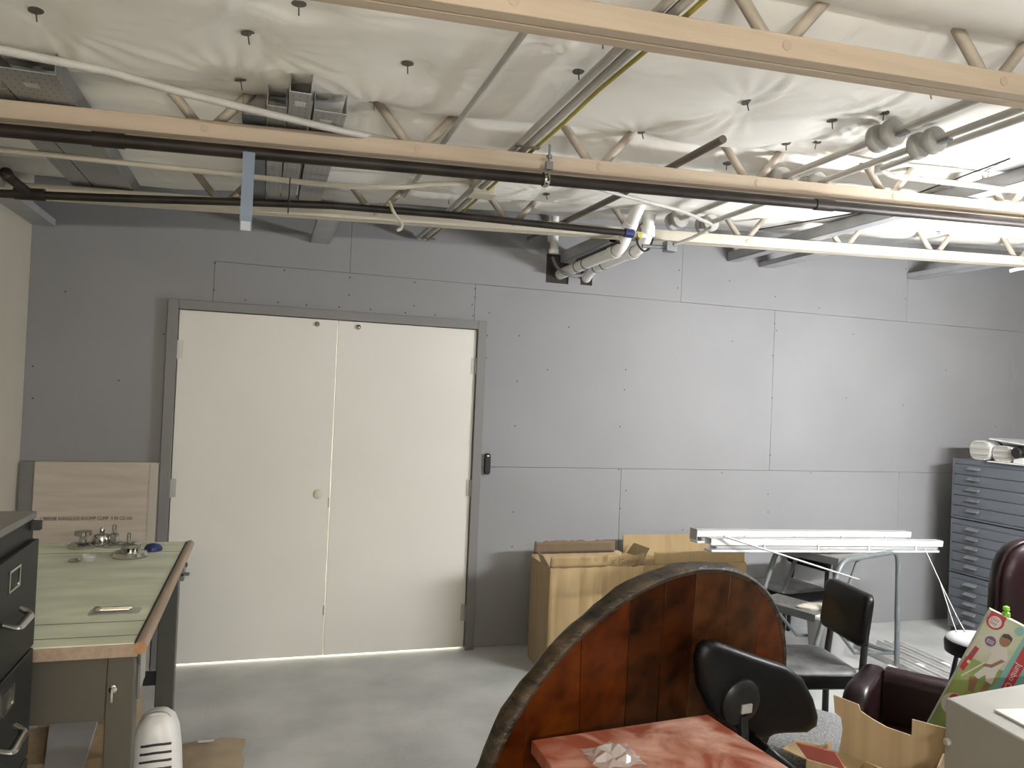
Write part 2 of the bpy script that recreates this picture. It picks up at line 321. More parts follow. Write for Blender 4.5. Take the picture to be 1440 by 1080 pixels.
# ---- ceiling blanket
JY = [-4.235, -3.035, -1.835, -.635, .565, 1.765, 2.965, 4.135]          # truss centre lines
PINPX = [(50, 20, 1), (348, 53, 1), (573, 91, 1), (847, 62, 1), (813, 108, 1), (1050, 145, 1), (1243, 162, 1), (1307, 132, 1), (1148, 208, 1), (420, 10, 1),
         (338, 116, 0), (525, 158, 0), (902, 202, 0), (1022, 237, 0), (1105, 212, 0), (365, 249, 0), (630, 288, 0), (768, 275, 0), (1390, 250, 0), (1320, 330, 0), (1170, 170, 1)]
def zplane(x, y): return 2.775 + SL*x + np.where(y > 4.135, .135*np.clip((y-4.135)/.865, 0, 1), 0)
PINS = []
for px, py, _ in PINPX:
    z = 2.75
    for _ in range(8): q = PZ(px, py, z); z = float(zplane(q.x, np.array(q.y))) - .045
    PINS.append((q.x, q.y))
def ceil_z(X, Y):
    Z = zplane(X, Y)
    edges = JY + [5.0]
    for a, b in zip(edges[:-1], edges[1:]):
        t = np.clip((Y-a)/(b-a), 0, 1); ins = (Y >= a) & (Y < b)
        Z = Z - np.where(ins, (.055 if b < 5 else .035)*(1-np.abs(2*t-1)**5), 0)
    rng = np.random.RandomState(3)
    for i in range(26):
        kx, ky = rng.uniform(-9, 9), rng.uniform(-9, 9); Z = Z + .0012*np.sin(kx*X+ky*Y+rng.uniform(0, 6))
    for i in range(70):     # long sharp creases
        a = rng.uniform(0, 3.14); cx, cy = rng.uniform(-1.2, 5.5), rng.uniform(1, 4.9); L = rng.uniform(.2, .5)
        u = (X-cx)*math.cos(a)+(Y-cy)*math.sin(a); v = -(X-cx)*math.sin(a)+(Y-cy)*math.cos(a)+.05*np.sin(u*9)
        Z = Z - .009*np.exp(-(v/.014)**2)*np.exp(-(u/L)**2)
    for i, (qx, qy) in enumerate(PINS):
        dx, dy = X-qx, Y-qy; r = np.sqrt(dx*dx+dy*dy)+1e-4; th = np.arctan2(dy, dx)
        m = 20 + 2*(i % 5); ph = i*1.7
        env = np.exp(-(r/.30)**2)*np.clip(r/.05, 0, 1)
        fold = np.abs(np.sin(m*.5*th+ph+.6*np.sin(2*th+i)))**1.5
        Z = Z + -.0*r + .022*np.exp(-(r/.10)**2) + .010*env*(fold-.5)*(.55+.45*np.sin(th*1.5+i))
    return Z
gx = np.unique(np.concatenate([np.arange(XL, 5.2, .017), np.arange(5.2, XR+.05, .1), [XR]])); gy = np.unique(np.concatenate([np.arange(YB, 1.2, .08), np.arange(1.2, 5.0, .017), [5.0]]))
GX, GY = np.meshgrid(gx, gy); GZ = ceil_z(GX, GY)
nx, ny = len(gx), len(gy)
me = bpy.data.meshes.new('ceiling')
idx = np.arange(nx*ny).reshape(ny, nx)
quads = np.stack([idx[:-1, :-1], idx[1:, :-1], idx[1:, 1:], idx[:-1, 1:]], -1).reshape(-1, 4)
me.from_pydata(np.stack([GX.ravel(), GY.ravel(), GZ.ravel()], 1).tolist(), [], quads.tolist()); me.update()
me.polygons.foreach_set('use_smooth', [True]*len(me.polygons)); me.materials.append(M_BLANKET)
ceiling = bpy.data.objects.new('ceiling', me); COL.objects.link(ceiling); ceiling['kind'] = 'structure'; WM['ceiling'] = I4.copy()
for i, (qx, qy) in enumerate(PINS):
    z = float(ceil_z(np.array(qx), np.array(qy)))
    tlt = Matrix.Rotation(random.uniform(-.2, .2), 4, 'X') @ Matrix.Rotation(random.uniform(-.2, .2), 4, 'Y')
    pn = part(MB().tube([(0, 0, -.035), (0, 0, .06)], .0022, 6, T(qx, qy, z) @ tlt), 'insulation_pin', M_WASHER, ceiling)
    part(MB().lathe([(.020, -.004), (.020, -.002), (.006, .001)], 16, T(qx, qy, z) @ tlt), 'washer', M_WASHER, pn)
# ================================================================= ROOF TRUSSES
def chord_z(x): return 2.612 + SL*x
TR_LAB = {1.765: 'beige timber roof truss crossing in front of the truss with black pipe', 2.965: 'beige timber roof truss with a black iron pipe slung beside it',
          4.135: 'pale timber roof truss closest to the grey back wall', .565: 'beige timber roof truss overhead, away from the pipes', -.635: 'beige timber roof truss over the rear of the room', -1.835: 'beige timber roof truss behind the warm fill strip', -3.035: 'beige timber roof truss over the dim rear wall side'}
for yc in JY[1:]:
    m_ = M_CHORD if yc < 4 else M_CHORD2
    t = thing('roof_truss', TR_LAB[yc], 'roof truss', (XL, yc, chord_z(XL)))
    for ya, yb in ((yc-.045, yc-.0025), (yc+.0025, yc+.045)):
        za, zb = chord_z(XL), chord_z(XR); h = .031
        part(MB().hexa([(XL, ya, za-h), (XR, ya, zb-h), (XR, yb, zb-h), (XL, yb, za-h), (XL, ya, za+h), (XR, ya, zb+h), (XR, yb, zb+h), (XL, yb, za+h)]), 'chord_board', m_, t, bev=.003)
    za, zb = chord_z(XL)+.40, chord_z(XR)+.40
    part(MB().hexa([(XL, yc-.045, za-.03), (XR, yc-.045, zb-.03), (XR, yc+.045, zb-.03), (XL, yc+.045, za-.03), (XL, yc-.045, za+.03), (XR, yc-.045, zb+.03), (XR, yc+.045, zb+.03), (XL, yc+.045, za+.03)]), 'top_chord', m_, t)
    for k in range(-1, 10):
        xp = .515 + .763*k
        if not (XL+.1 < xp < XR-.1): continue
        zp = chord_z(xp)
        for s_ in (-1, 1):
            a = Vector((xp+s_*.012, yc, zp+.005)); b = Vector((xp+s_*.30, yc, zp+.345))
            d = b-a; pts = [a, a+d*.10, a+d*.2, b]
            part(MB().tube(pts, [.019, .018, .0175, .0175], 10), 'web', M_WEB, t)
        part(MB().lathe([(.014, 0), (.014, .002), (.011, .003)], 14, frame((xp, yc-.045, zp), (1, 0, 0), (0, 0, 1))), 'pin_head', mat('pin_head_paint', (.62, .50, .38), .6), t)
# ================================================================= PIPES AND CONDUITS
def ext(pts, x0=None, x1=None):
    pts = [Vector(p) for p in pts]
    if x0 is not None: d = pts[1]-pts[0]; pts.insert(0, pts[0]+d*((x0-pts[0].x)/d.x))
    if x1 is not None: d = pts[-1]-pts[-2]; pts.append(pts[-1]+d*((x1-pts[-1].x)/d.x))
    return pts
yp = 2.885
pipe1 = thing('iron_pipe', 'thick black iron pipe running along the middle truss', 'pipe', (XL, yp, 2.47))
a, b = PY(0, 183, yp), PY(1440, 314, yp)
part(MB().tube(ext([a, b], XL+.01, XR-.01), .0225, 14), 'pipe_run', M_IRON, pipe1)
for px in (1160, 150):
    q = a + (b-a)*((PY(px, 250, yp).x-a.x)/(b.x-a.x)); dr = (b-a).normalized()
    part(MB().tube([q-dr*.05, q+dr*.05], .026, 14), 'coupling', M_IRON, pipe1)
q = PY(767, 250, yp); q.z = (a + (b-a)*((q.x-a.x)/(b.x-a.x))).z
hg = thing('pipe_hanger', 'zinc clevis hanger with threaded rod holding the thick iron pipe', 'pipe hanger', (q.x, yp, q.z-.03))
ring = [(q.x, yp+.028*math.sin(t), q.z+.028*math.cos(t)) for t in [math.radians(18*i) for i in range(20)]]; ring.append(ring[0])
part(MB().tube(ring, .006, 6, sq=(1.8, .5)), 'strap', M_CHROME, hg)
part(MB().tube([(q.x, yp-.035, q.z-.012), (q.x, yp-.035, q.z+.05)], .006, 6, sq=(2, .6)), 'strap_arm', M_CHROME, hg)
part(MB().tube([(q.x, yp-.037, q.z+.04), (q.x, yp-.037, PY(768, 203, yp-.03).z)], .0055, 8), 'threaded_rod', M_GALV, hg)
nt_ = MB(); nt_.lathe([(.013, -.006), (.013, .006)], 6, T(q.x, yp-.037, q.z+.082)).box(q.x-.014, q.x+.014, yp-.047, yp-.027, q.z+.03, q.z+.062)
part(nt_, 'nut', M_GALV, hg)
y2 = 3.90
pipe2 = thing('iron_pipe', 'thin black iron pipe running along the truss by the back wall', 'pipe', (XL, y2, 2.5))
pts = [PY(x, y, y2) for x, y in ((0, 272), (140, 278), (333, 284), (467, 289), (640, 303), (774, 317), (884, 328))]
part(MB().tube(ext(pts, XL+.01), .019, 12), 'pipe_run', M_IRON, pipe2)
e0 = PY(878, 327, y2); e1 = PY(890, 329, y2); part(MB().tube([e0, e1], .025, 14), 'blue_sleeve', M_BLUE, pipe2, 'blue tape sleeve')
e2 = PY(908, 332, y2); part(MB().tube([e1, e2], .017, 12), 'valve_body', M_ALU, pipe2)
part(MB().lathe([(.015, -.01), (.015, .01)], 12, frame(tuple(PY(899, 331, y2-.02)), (1, 0, 0), (0, 0, 1))), 'valve_tag', mat('yellow_tag', (.62, .62, .08), .5), pipe2, 'yellow valve tag')
tc_ = PY(42, 273, y2)
part(MB().tube([tc_-Vector((.06, 0, .003)), tc_+Vector((.06, 0, .003))], .027, 14), 'tee', M_IRON, pipe2)
part(MB().tube([tc_, tc_+Vector((-.045, -.15, .035))], .021, 12), 'branch', M_IRON, pipe2)
part(MB().lathe([(.026, 0), (.026, .03), (.018, .036)], 14, frame(tuple(tc_+Vector((-.045, -.15, .035))), (1, 0, 0), (0, .25, 1))), 'cap', M_IRON, pipe2)
# pale conduits at left
c1 = [PY(0, 70, 2.36), PY(150, 100, 2.50), PY(240, 126, 2.57), PY(340, 151, 2.66), PY(480, 184, 2.86), PY(562, 200, 3.03), PY(590, 206, 3.2)]
single(MB().tube(ext(c1, XL+.01), .0125, 10), 'conduit', M_EMT, 'pale conduit slanting beneath the loose steel studs', 'conduit')
c2 = [PY(0, 210, 3.58), PY(240, 236, 3.58), PY(480, 262, 3.58), PY(560, 264, 3.58), PY(600, 259, 3.58), PY(665, 258, 3.6)]
single(MB().tube(ext(fillet(c2, .15), XL+.01), .0125, 10), 'conduit', M_CHORD2, 'cream conduit ending at the beige junction box', 'conduit')
jb = PY(678, 266, 3.63)
jbx = thing('junction_box', 'beige junction box where the cream conduit ends', 'junction box', (jb.x, jb.y, jb.z-.04))
part(MB().box(jb.x-.055, jb.x+.055, jb.y-.05, jb.y+.05, jb.z-.03, jb.z+.035), 'box_body', M_CHORD2, jbx, bev=.004)
part(MB().box(jb.x-.062, jb.x+.062, jb.y-.057, jb.y+.057, jb.z-.036, jb.z-.03), 'cover', M_CHORD2, jbx, bev=.002)
hk = [PY(547, 283, 3.88), PY(554, 300, 3.865), PY(566, 315, 3.865), PY(564, 322, 3.865), PY(558, 324, 3.865)]
single(MB().tube(fillet(hk, .03), .0085, 8), 'pipe_hook', M_CHORD2, 'small cream hooked pipe hanging from the thin iron pipe', 'pipe hook')
# bundle along x = .95 running to the wall
bd = thing('conduit_bundle', 'bundle of conduits with a yellow cable crossing the trusses above the doors', 'conduit', (.95, 4.95, 2.7))
for xo, zo, r, m_ in ((.915, 2.705, .013, M_EMT), (.955, 2.705, .014, M_EMT), (.937, 2.727, .009, M_BLACK), (.985, 2.70, .007, M_YELLOW)):
    pts = [(xo + (.004*math.sin(i*1.9) if r < .01 else 0), -1.8+i*.34, zo+(.004*math.sin(i*2.3) if r < .01 else 0)) for i in range(20)]
    pts[-1] = (xo-.02, 4.95, zo)
    part(MB().tube(pts, r, 8), 'yellow_cable' if m_ is M_YELLOW else 'conduit_run', m_, bd, 'yellow cable' if m_ is M_YELLOW else None)
for y_ in (1.58, 2.88, 3.25, 4.86):
    part(MB().box(.895, .995, y_-.012, y_+.012, 2.689, 2.693), 'strut_clip', M_WASHER, bd)
single(MB().tube([(.64, -1.5, 2.722), (.645, 2.2, 2.722), (.645, 4.0, 2.722)], .011, 8), 'conduit', M_EMT, 'slim pale conduit crossing the trusses left of the yellow cable', 'conduit')
single(MB().tube([(1.63, 2.56, 2.722), (1.63, 3.5, 2.722), (1.57, 4.68, 2.715)], .0165, 10), 'loose_pipe', mat('brown_grey_pipe', (.20, .17, .145), .5, metal=.2), 'dark loose pipe laid open-ended across the trusses', 'pipe')
# clamped conduits on the right
for xc, lab in ((2.215, 'white conduit carrying round grey clamps, left of the pair'), (2.415, 'white conduit carrying round grey clamps, right of the pair')):
    t = thing('clamped_conduit', lab, 'conduit', (xc, 3.95, 2.74))
    part(MB().tube([(xc, -1.9, 2.757), (xc, 4.0, 2.757)], .0145, 10), 'conduit_run', M_EMT, t)
    for y_ in (2.36, 3.02, 3.93):
        for dy in (-.055, .018):
            part(MB().lathe([(.022, 0), (.049, .001), (.053, .006), (.053, .028), (.048, .034), (.022, .036)], 20, frame((xc, y_+dy+.037, 2.757), (1, 0, 0), (0, 0, 1))), 'clamp_disc', M_INSUL, t)
    part(MB().box(xc-.012, xc+.012, 2.25, 2.30, 2.735, 2.75), 'clamp_tab', M_GALV, t)
el = PY(1236, 238, 2.70)
t3 = [PX(1440, 165, el.x), PX(1250, 233, el.x), el, PY(1252, 247, 2.70), PY(1380, 262, 2.72), PY(1446, 270, 2.74)]
dd = (t3[0]-t3[1]).normalized(); t3.insert(0, t3[0]+dd*1.5)
t3_ = thing('conduit', 'pale conduit with an elbow beside the middle truss web', 'conduit', tuple(el))
part(MB().tube(fillet(t3, .03), .0135, 10), 'conduit_run', M_EMT, t3_)
part(MB().lathe([(.02, -.02), (.02, .02)], 12, T(*el)), 'elbow_fitting', M_EMT, t3_)
# steel beams to the wall at right
def tubebeam(x, w_, z0, z1, y0, y1, lab):
    mb = MB(); tk = .004; mb.box(x-w_/2, x+w_/2, y0, y1, z0, z0+tk); mb.box(x-w_/2, x-w_/2+tk, y0, y1, z0, z1); mb.box(x+w_/2-tk, x+w_/2, y0, y1, z0, z1); mb.box(x-w_/2, x+w_/2, y0, y1, z1-tk, z1)
    return single(mb, 'steel_beam', M_BEAM, lab, 'steel beam', bev=.0015)
tubebeam(3.30, .085, 2.782, 2.85, 1.2, 4.995, 'long grey steel beam laid over the trusses up to the back wall')
tubebeam(3.60, .13, 2.765, 2.80, 4.19, 4.995, 'short wide grey steel channel between last truss and wall')
tubebeam(5.02, .13, 2.80, 2.845, 4.19, 4.995, 'short grey steel channel meeting the wall above the flat file')
tubebeam(.285, .12, 2.615, 2.645, 4.19, 4.995, 'short grey steel stud meeting the wall above the doors')
tubebeam(1.965, .10, 2.645, 2.72, 4.20, 4.995, 'grey steel stud behind the white drain pipes')
sp = [PZ(1386, 240, 2.853), PZ(1412, 226, 2.853), PZ(1480, 225, 2.853), PZ(1480, 244, 2.853)]
single(MB().hexa([(q.x, q.y, 2.8505) for q in sp]+[(q.x, q.y, 2.8555) for q in sp]), 'steel_plate', M_BEAM, 'flat grey steel plate lying above the long steel beam', 'steel plate')
cb = [PZ(1420, 223, 2.81), PZ(1287, 273, 2.81), PZ(1196, 301, 2.815), PZ(1059, 324, 2.82)]
single(MB().tube(cb, .004, 6), 'cable', M_BLACK, 'thin black cable strung under the ceiling near the long steel beam', 'cable')
wp = [PY(1420, 381, 4.3), PY(1432, 378, 4.25), PY(1460, 374, 4.2)]
single(MB().tube(wp, .014, 8), 'pipe_stub', M_PVC, 'short white pipe stub below the last truss', 'pipe')
# ledger on left wall
lg = MB(); lg.box(XL, -1.19, 2.2, 4.99, 2.56, 2.566).box(XL, XL+.006, 2.2, 4.99, 2.566, 2.66).box(-1.196, -1.19, 2.2, 4.99, 2.566, 2.60)
single(lg, 'ledger_channel', M_BEAM, 'grey steel channel fixed along the cream left wall', 'steel channel')
# ---- PVC drain pipes
def pvc(pts, r, lab, rings, fl=None):
    t = thing('drain_pipe', lab, 'pipe', tuple(pts[0]))
    f_ = fillet(pts, .09, 8); part(MB().tube(f_, r, 16), 'pipe_run', M_PVC, t)
    for a_, b_ in rings:
        part(MB().tube([a_, b_], r+.006, 16), 'pipe_socket', M_PVC, t)
    return t
xa = 1.93
A = [Vector((xa-.01, 5.005, 2.565)), PX(806, 378, xa), PX(873, 350, xa), PX(884, 322, xa), PX(893, 296, xa)+Vector((0, -.03, 0)), PX(915, 262, 2.0)]
A[0].y = 5.005
ta = pvc(A, .036, 'white plastic drain pipe bending up beside the blue sleeve', [(A[2].lerp(A[1], .08), A[2].lerp(A[1], .16)), (A[3].lerp(A[4], .0), A[3].lerp(A[4], .35)), (A[4].lerp(A[5], .35), A[4].lerp(A[5], .6))])
xb = 2.09
B_ = [Vector((xb+.03, 5.005, 2.555)), PX(832, 379, xb), PX(898, 352, xb), PX(911, 333, xb), PX(912, 300, xb), PX(912, 280, xb)]
tb = pvc(B_, .034, 'white plastic drain pipe with an upright flanged coupling', [(B_[3].lerp(B_[4], .0), B_[3].lerp(B_[4], .45)), (B_[2].lerp(B_[1], .08), B_[2].lerp(B_[1], .14))])
fz = PX(912, 303, xb); part(MB().lathe([(.040, -.025), (.042, 0), (.048, .006), (.048, .016), (.040, .02)], 18, T(*fz)), 'flange', M_PVC, tb)
def ringon(t, p, d, r, name='cable_tie'):
    M_ = frame(tuple(p), d.cross(Vector((0, 0, 1))), d.cross(d.cross(Vector((0, 0, 1)))))
    part(MB().lathe([(r, -.004), (r+.002, -.003), (r+.002, .003), (r, .004)], 18, M_), name, M_BLACK, t)
for t_, P_, r in ((ta, A, .036), (tb, B_, .034)):
    for k in (.12, .30, .92): ringon(t_, P_[1].lerp(P_[2], k), (P_[2]-P_[1]).normalized(), r+.001)
vp = PY(779, 350, 4.93)
t = thing('vent_pipe', 'short upright white pipe entering the wall opening', 'pipe', (vp.x, vp.y, 2.70))
part(MB().tube([(vp.x, 4.93, 2.70), (vp.x, 4.93, 2.98)], .028, 14), 'pipe_run', M_PVC, t); part(MB().tube([(vp.x, 4.93, 2.69), (vp.x, 4.93, 2.72)], .033, 14), 'pipe_socket', M_PVC, t)
cbk = [PX(812, 366, xa-.02), PX(840, 354, xa-.02), PX(872, 340, xa-.03)]
single(MB().tube(cbk, .012, 8), 'insulated_line', M_BLACK, 'black foam-sleeved line tied above the white drain pipe', 'pipe')
lp = [PY(777, 362, 4.9), PY(784, 378, 4.85), PY(800, 388, 4.8), PY(818, 388, 4.8), PY(828, 380, 4.75), PY(832, 368, 4.75)]
single(MB().tube(fillet(lp, .1), .011, 8), 'flexible_conduit', mat('grey_flex', (.25, .25, .25), .5), 'grey flexible conduit looped under the white drain pipes', 'conduit')
bw = [PX(893, 325, 2.0), PX(897, 345, 2.0), PX(905, 354, 2.05), PX(914, 350, 2.12), PX(918, 335, 2.14)]
single(MB().tube(fillet(bw, .05), .006, 6), 'cable_loop', M_BLACK, 'black cable looped round the flanged drain pipe', 'cable')
gb = PY(942, 347, 4.03)
t = thing('junction_box', 'small grey metal junction box hung beside the drain pipes', 'junction box', (gb.x, gb.y, gb.z-.03))
part(MB().box(gb.x-.035, gb.x+.035, gb.y-.03, gb.y+.03, gb.z-.03, gb.z+.03), 'box_body', M_GALV, t, bev=.003)
part(MB().tube([(gb.x-.03, gb.y, gb.z-.005), (gb.x-.17, gb.y+.02, gb.z-.01)], .011, 8), 'connector', M_GALV, t)
cdp = [PY(800, 253, 3.30), PY(850, 268, 3.35), PY(960, 297, 3.60), PY(1004, 317, 3.78), PY(975, 334, 3.92), PY(948, 344, 4.0)]
single(MB().tube(fillet(cdp, .05), .0095, 8), 'conduit', M_EMT, 'pale conduit doubling back to the small grey junction box', 'conduit')
# ---- loose steel studs on the trusses
def stud(x0, x1, y0, y1, z, h, lab, m_=None, lip=True, grp='loose steel studs'):
    t = thing('steel_stud', lab, 'steel stud', ((x0+x1)/2, (y0+y1)/2, z), 0, grp); k = .003
    part(MB().box(x0, x1, y0, y1, z, z+k), 'web_plate', m_ or M_STUD, t)
    for xa_, xb_ in ((x0, x0+k), (x1-k, x1)): part(MB().box(xa_, xb_, y0, y1, z+k, z+h), 'flange', M_GALV, t)
    return t
M_STUD = mat('punched_steel', (.33, .335, .335), .42, metal=.5)
nt = M_STUD.node_tree; bs = nt.nodes['Principled BSDF']     # rows of punched dots
tc = nt.nodes.new('ShaderNodeTexCoord'); mp = nt.nodes.new('ShaderNodeMapping'); mp.inputs['Scale'].default_value = (45, 26, 1)
vo = nt.nodes.new('ShaderNodeTexVoronoi'); vo.inputs['Randomness'].default_value = 0; vo.voronoi_dimensions = '2D'; vo.inputs['Scale'].default_value = 1
rp = nt.nodes.new('ShaderNodeValToRGB'); rp.color_ramp.interpolation = 'CONSTANT'; rp.color_ramp.elements[0].color = (.10, .10, .10, 1); rp.color_ramp.elements[1].position = .11; rp.color_ramp.elements[1].color = (.33, .335, .335, 1)
nt.links.new(tc.outputs['Object'], mp.inputs[0]); nt.links.new(mp.outputs[0], vo.inputs['Vector']); nt.links.new(vo.outputs[0], rp.inputs[0]); nt.links.new(rp.outputs[0], bs.inputs['Base Color'])
zL = chord_z(-.6)+.033; zM = chord_z(.22)+.033
stud(-.925, -.835, 2.86, 4.28, zL, .07, 'grey steel stud next to the left wall, narrower of the two')
s2 = stud(-.83, -.655, 2.66, 4.30, zL, .07, 'wide grey steel stud with a white sticker by the left wall')
part(MB().box(-.77, -.73, 2.76, 2.80, zL-.0012, zL-.0004), 'sticker', M_PAPER, s2)
stud(-.125, -.045, 2.86, 4.22, zM, .06, 'blue-grey plain steel stud, outermost of the middle stack', mat('blue_grey_stud', (.20, .22, .26), .45, metal=.3))
stud(-.04, .025, 2.74, 4.25, zM, .075, 'punched steel stud between the blue-grey stud and stickered stud')
s3 = stud(.03, .10, 2.58, 4.25, zM, .075, 'punched steel stud reaching furthest out of the middle stack')
part(MB().box(.05, .085, 2.66, 2.70, zM-.0012, zM-.0004), 'sticker', M_PAPER, s3)
s4 = stud(.115, .225, 2.72, 4.24, zM, .07, 'wide punched steel stud on the slim conduit side of the stack')
part(MB().box(.14, .18, 2.80, 2.84, zM-.0012, zM-.0004), 'sticker', M_PAPER, s4)
bst = [PY(350, 222, 2.83), PY(349, 326, 2.83)]
t = thing('plastic_strip', 'translucent blue plastic strip hanging over the thick iron pipe', 'plastic strip', tuple(bst[1]))
part(MB().box(bst[0].x-.020, bst[0].x+.020, 2.828, 2.832, bst[1].z, bst[0].z+.02), 'strip', M_BLUEPL, t)
part(MB().box(bst[0].x-.016, bst[0].x+.016, 2.824, 2.828, bst[1].z+.003, bst[1].z+.035), 'end_clip', mat('clear_clip', (.6, .65, .7), .2), t)
tw = PY(406, 258, 3.5); single(MB().tube([PY(408, 250, 3.5), PY(405, 300, 3.5)], .003, 6), 'hanging_wire', M_BLACK, 'short black wire hanging from the cream conduit', 'wire')
# lamp fixtures: main strip right of frame, two added fill strips behind camera
def strip(pos, m_, lab, ang):
    x, y, z = pos; t = thing('strip_light', lab, 'light', (x, y, z), math.radians(ang)); W = WM[t.name]
    part(MB().box(-.62, .62, -.018, .018, .045, .075, W), 'housing', M_WHITE, t, bev=.004)
    for s_ in (0,): part(MB().tube([(-.58, s_, 0), (.58, s_, 0)], .022, 12, W), 'tube', m_, t)
    for s_ in (-1, 1):
        part(MB().box(s_*.6-.010, s_*.6+.010, -.02, .02, -.02, .045, W), 'lamp_holder', M_WHITE, t)
        c_ = W @ Vector((s_*.6, 0, .075)); part(MB().tube([c_, (c_.x, c_.y, 2.80+SL*c_.x)], .003, 6), 'hanging_rod', M_GALV, t)
strip(LAMP_POS, M_TUBE, 'white single-tube strip light hung over the flat file side', 10)
strip(FILL_POS, M_TUBE3, 'added white single-tube fill strip at the rear, behind the warm fill strip', 0)
strip(WARM_FILL_POS, M_TUBE2, 'added warm single-tube fill strip hung over the rear of the room', 0)
# ================================================================= FURNITURE, LEFT SIDE
# ---- filing cabinet (front faces +x)
fx, fy0, fy1, fh = -.60, 2.02, 2.47, 1.32
fc = thing('filing_cabinet', 'dark grey four-drawer filing cabinet in front of the drafting table', 'filing cabinet', (-.93, 2.245, 0))
part(MB().box(-1.26, fx-.004, fy0, fy1, 0.0, fh-.002), 'body', M_FILE, fc, bev=.004)
part(MB().box(-1.265, fx+.002, fy0-.004, fy1+.004, fh-.02, fh), 'top', M_FILETOP, fc, bev=.004)
zt = fh-.075
for k in range(4):
    z1 = zt-k*.305; z0 = z1-.297
    d = part(MB().box(fx-.004, fx+.014, fy0+.012, fy1-.012, z0, z1), 'drawer', M_FILE, fc, bev=.003)
    yh = 2.235; zl = z1-.06
    fr = MB(); fr.box(fx+.014, fx+.019, yh-.045, yh+.045, zl+.022, zl+.028).box(fx+.014, fx+.019, yh-.045, yh+.045, zl-.028, zl-.022).box(fx+.014, fx+.019, yh-.045, yh-.039, zl-.022, zl+.022).box(fx+.014, fx+.019, yh+.039, yh+.045, zl-.022, zl+.022)
    part(fr, 'label_holder', M_CHROME, d)
    zh = z1-.165
    hp = fillet([(fx+.014, yh+.075, zh+.01), (fx+.042, yh+.065, zh-.004), (fx+.046, yh-.065, zh-.004), (fx+.014, yh-.075, zh+.01)], .03, 5)
    part(MB().tube(hp, .009, 8, sq=(1.3, .7)), 'handle', M_CHROME, d)
part(MB().box(fx-.01, fx+.018, fy1-.028, fy1-.004, fh-.05, fh-.025), 'thumb_latch', M_SLOT, fc)
single(MB().box(-.86, -.66, 2.08, 2.33, fh, fh+.004), 'paper_sheet', M_PAPER, 'white paper lying on the dark filing cabinet', 'paper')
# ---- drafting table
tx0, tx1, ty0, ty1, tz = -1.24, -.335, 2.575, 4.18, .90
dt = thing('drafting_table', 'grey metal drafting table with a green vinyl top', 'table', ((tx0+tx1)/2, (ty0+ty1)/2, 0))
part(MB().box(tx0, tx1, ty0, ty1, tz-.042, tz-.004), 'table_top', M_WOODEDGE, dt, bev=.003)
part(MB().box(tx0+.005, tx1-.012, ty0+.008, ty1-.004, tz-.004, tz), 'vinyl_cover', M_GREEN, dt)
for y_ in (ty0+.085, ty0+.24, ty1-.24):
    part(MB().box(tx0+.005, tx1-.013, y_-.0025, y_+.0025, tz, tz+.0006), 'cover_seam', mat('seam_dark', (.16, .16, .12), .6), dt)
part(MB().tube([(tx1+.008, ty0-.006, tz-.012), (tx1+.008, ty1, tz-.012)], .019, 14), 'edge_bar', M_WOODEDGE, dt)
part(MB().lathe([(.0188, 0), (.0188, .002)], 14, frame((tx1+.008, ty0-.0062, tz-.012), (1, 0, 0), (0, 0, 1))), 'bar_end', M_WOODEND, dt)
part(MB().box(tx1-.012, tx1-.004, ty0+.01, ty1-.01, tz-.004, tz+.002), 'edge_channel', M_SLOT, dt)
part(MB().box(tx0+.02, tx1-.085, ty0+.02, ty0+.045, .665, tz-.042), 'end_panel', M_TGREY, dt, bev=.003)
for (lx, ly, m_) in ((tx1-.085, ty0+.018, M_TGREY), (tx0+.02, ty0+.018, M_TGREY), (tx1-.085, 3.84, M_TLEG), (tx0+.02, 3.84, M_TLEG)):
    part(MB().box(lx, lx+.078, ly, ly+.078, 0, tz-.042), 'leg', m_, dt, bev=.004)
part(MB().box(tx0+.06, tx1-.06, 3.87, 3.89, .30, .36), 'stretcher', M_SLOT, dt)
part(MB().box(tx0+.05, tx0+.08, ty0+.1, 3.84, .12, .18), 'side_rail', M_TLEG, dt)
part(MB().box(tx1-.10, tx1-.07, ty0+.1, ty1-.25, tz-.075, tz-.042), 'side_rail', M_TLEG, dt)
kp = PY(159, 969, ty0+.018); kx = kp.x
kmb = MB().lathe([(.012, 0), (.012, .004), (.007, .006)], 14, frame((kp.x, ty0+.018, kp.z), (1, 0, 0), (0, 0, 1)))
kmb.box(kp.x-.003, kp.x+.003, ty0+.002, ty0+.012, kp.z-.035, kp.z+.004)
part(kmb, 'lock_key', M_CHROME, dt)
br = MB().box(tx1-.01, tx1+.006, 3.93, 4.02, tz-.14, tz-.035).box(tx1-.006, tx1+.03, 3.93, 3.96, tz-.115, tz-.105); part(br, 'tilt_bracket', M_GALV, dt)
part(MB().lathe([(.012, 0), (.012, .008), (.006, .012)], 12, frame((tx1+.006, 3.985, tz-.075), (0, 1, 0), (0, 0, 1))), 'bracket_bolt', M_CHROME, dt)
part(MB().tube([(tx1+.002, ty0+.03, tz-.04), (tx1-.004, ty0+.08, tz-.09), (tx1-.004, ty0+.09, tz-.2)], .005, 6), 'tilt_rod', M_GALV, dt)
part(MB().box(tx1-.012, tx1-.006, ty0+.105, ty0+.25, tz-.19, tz-.042), 'tilt_plate', M_HINGE, dt)
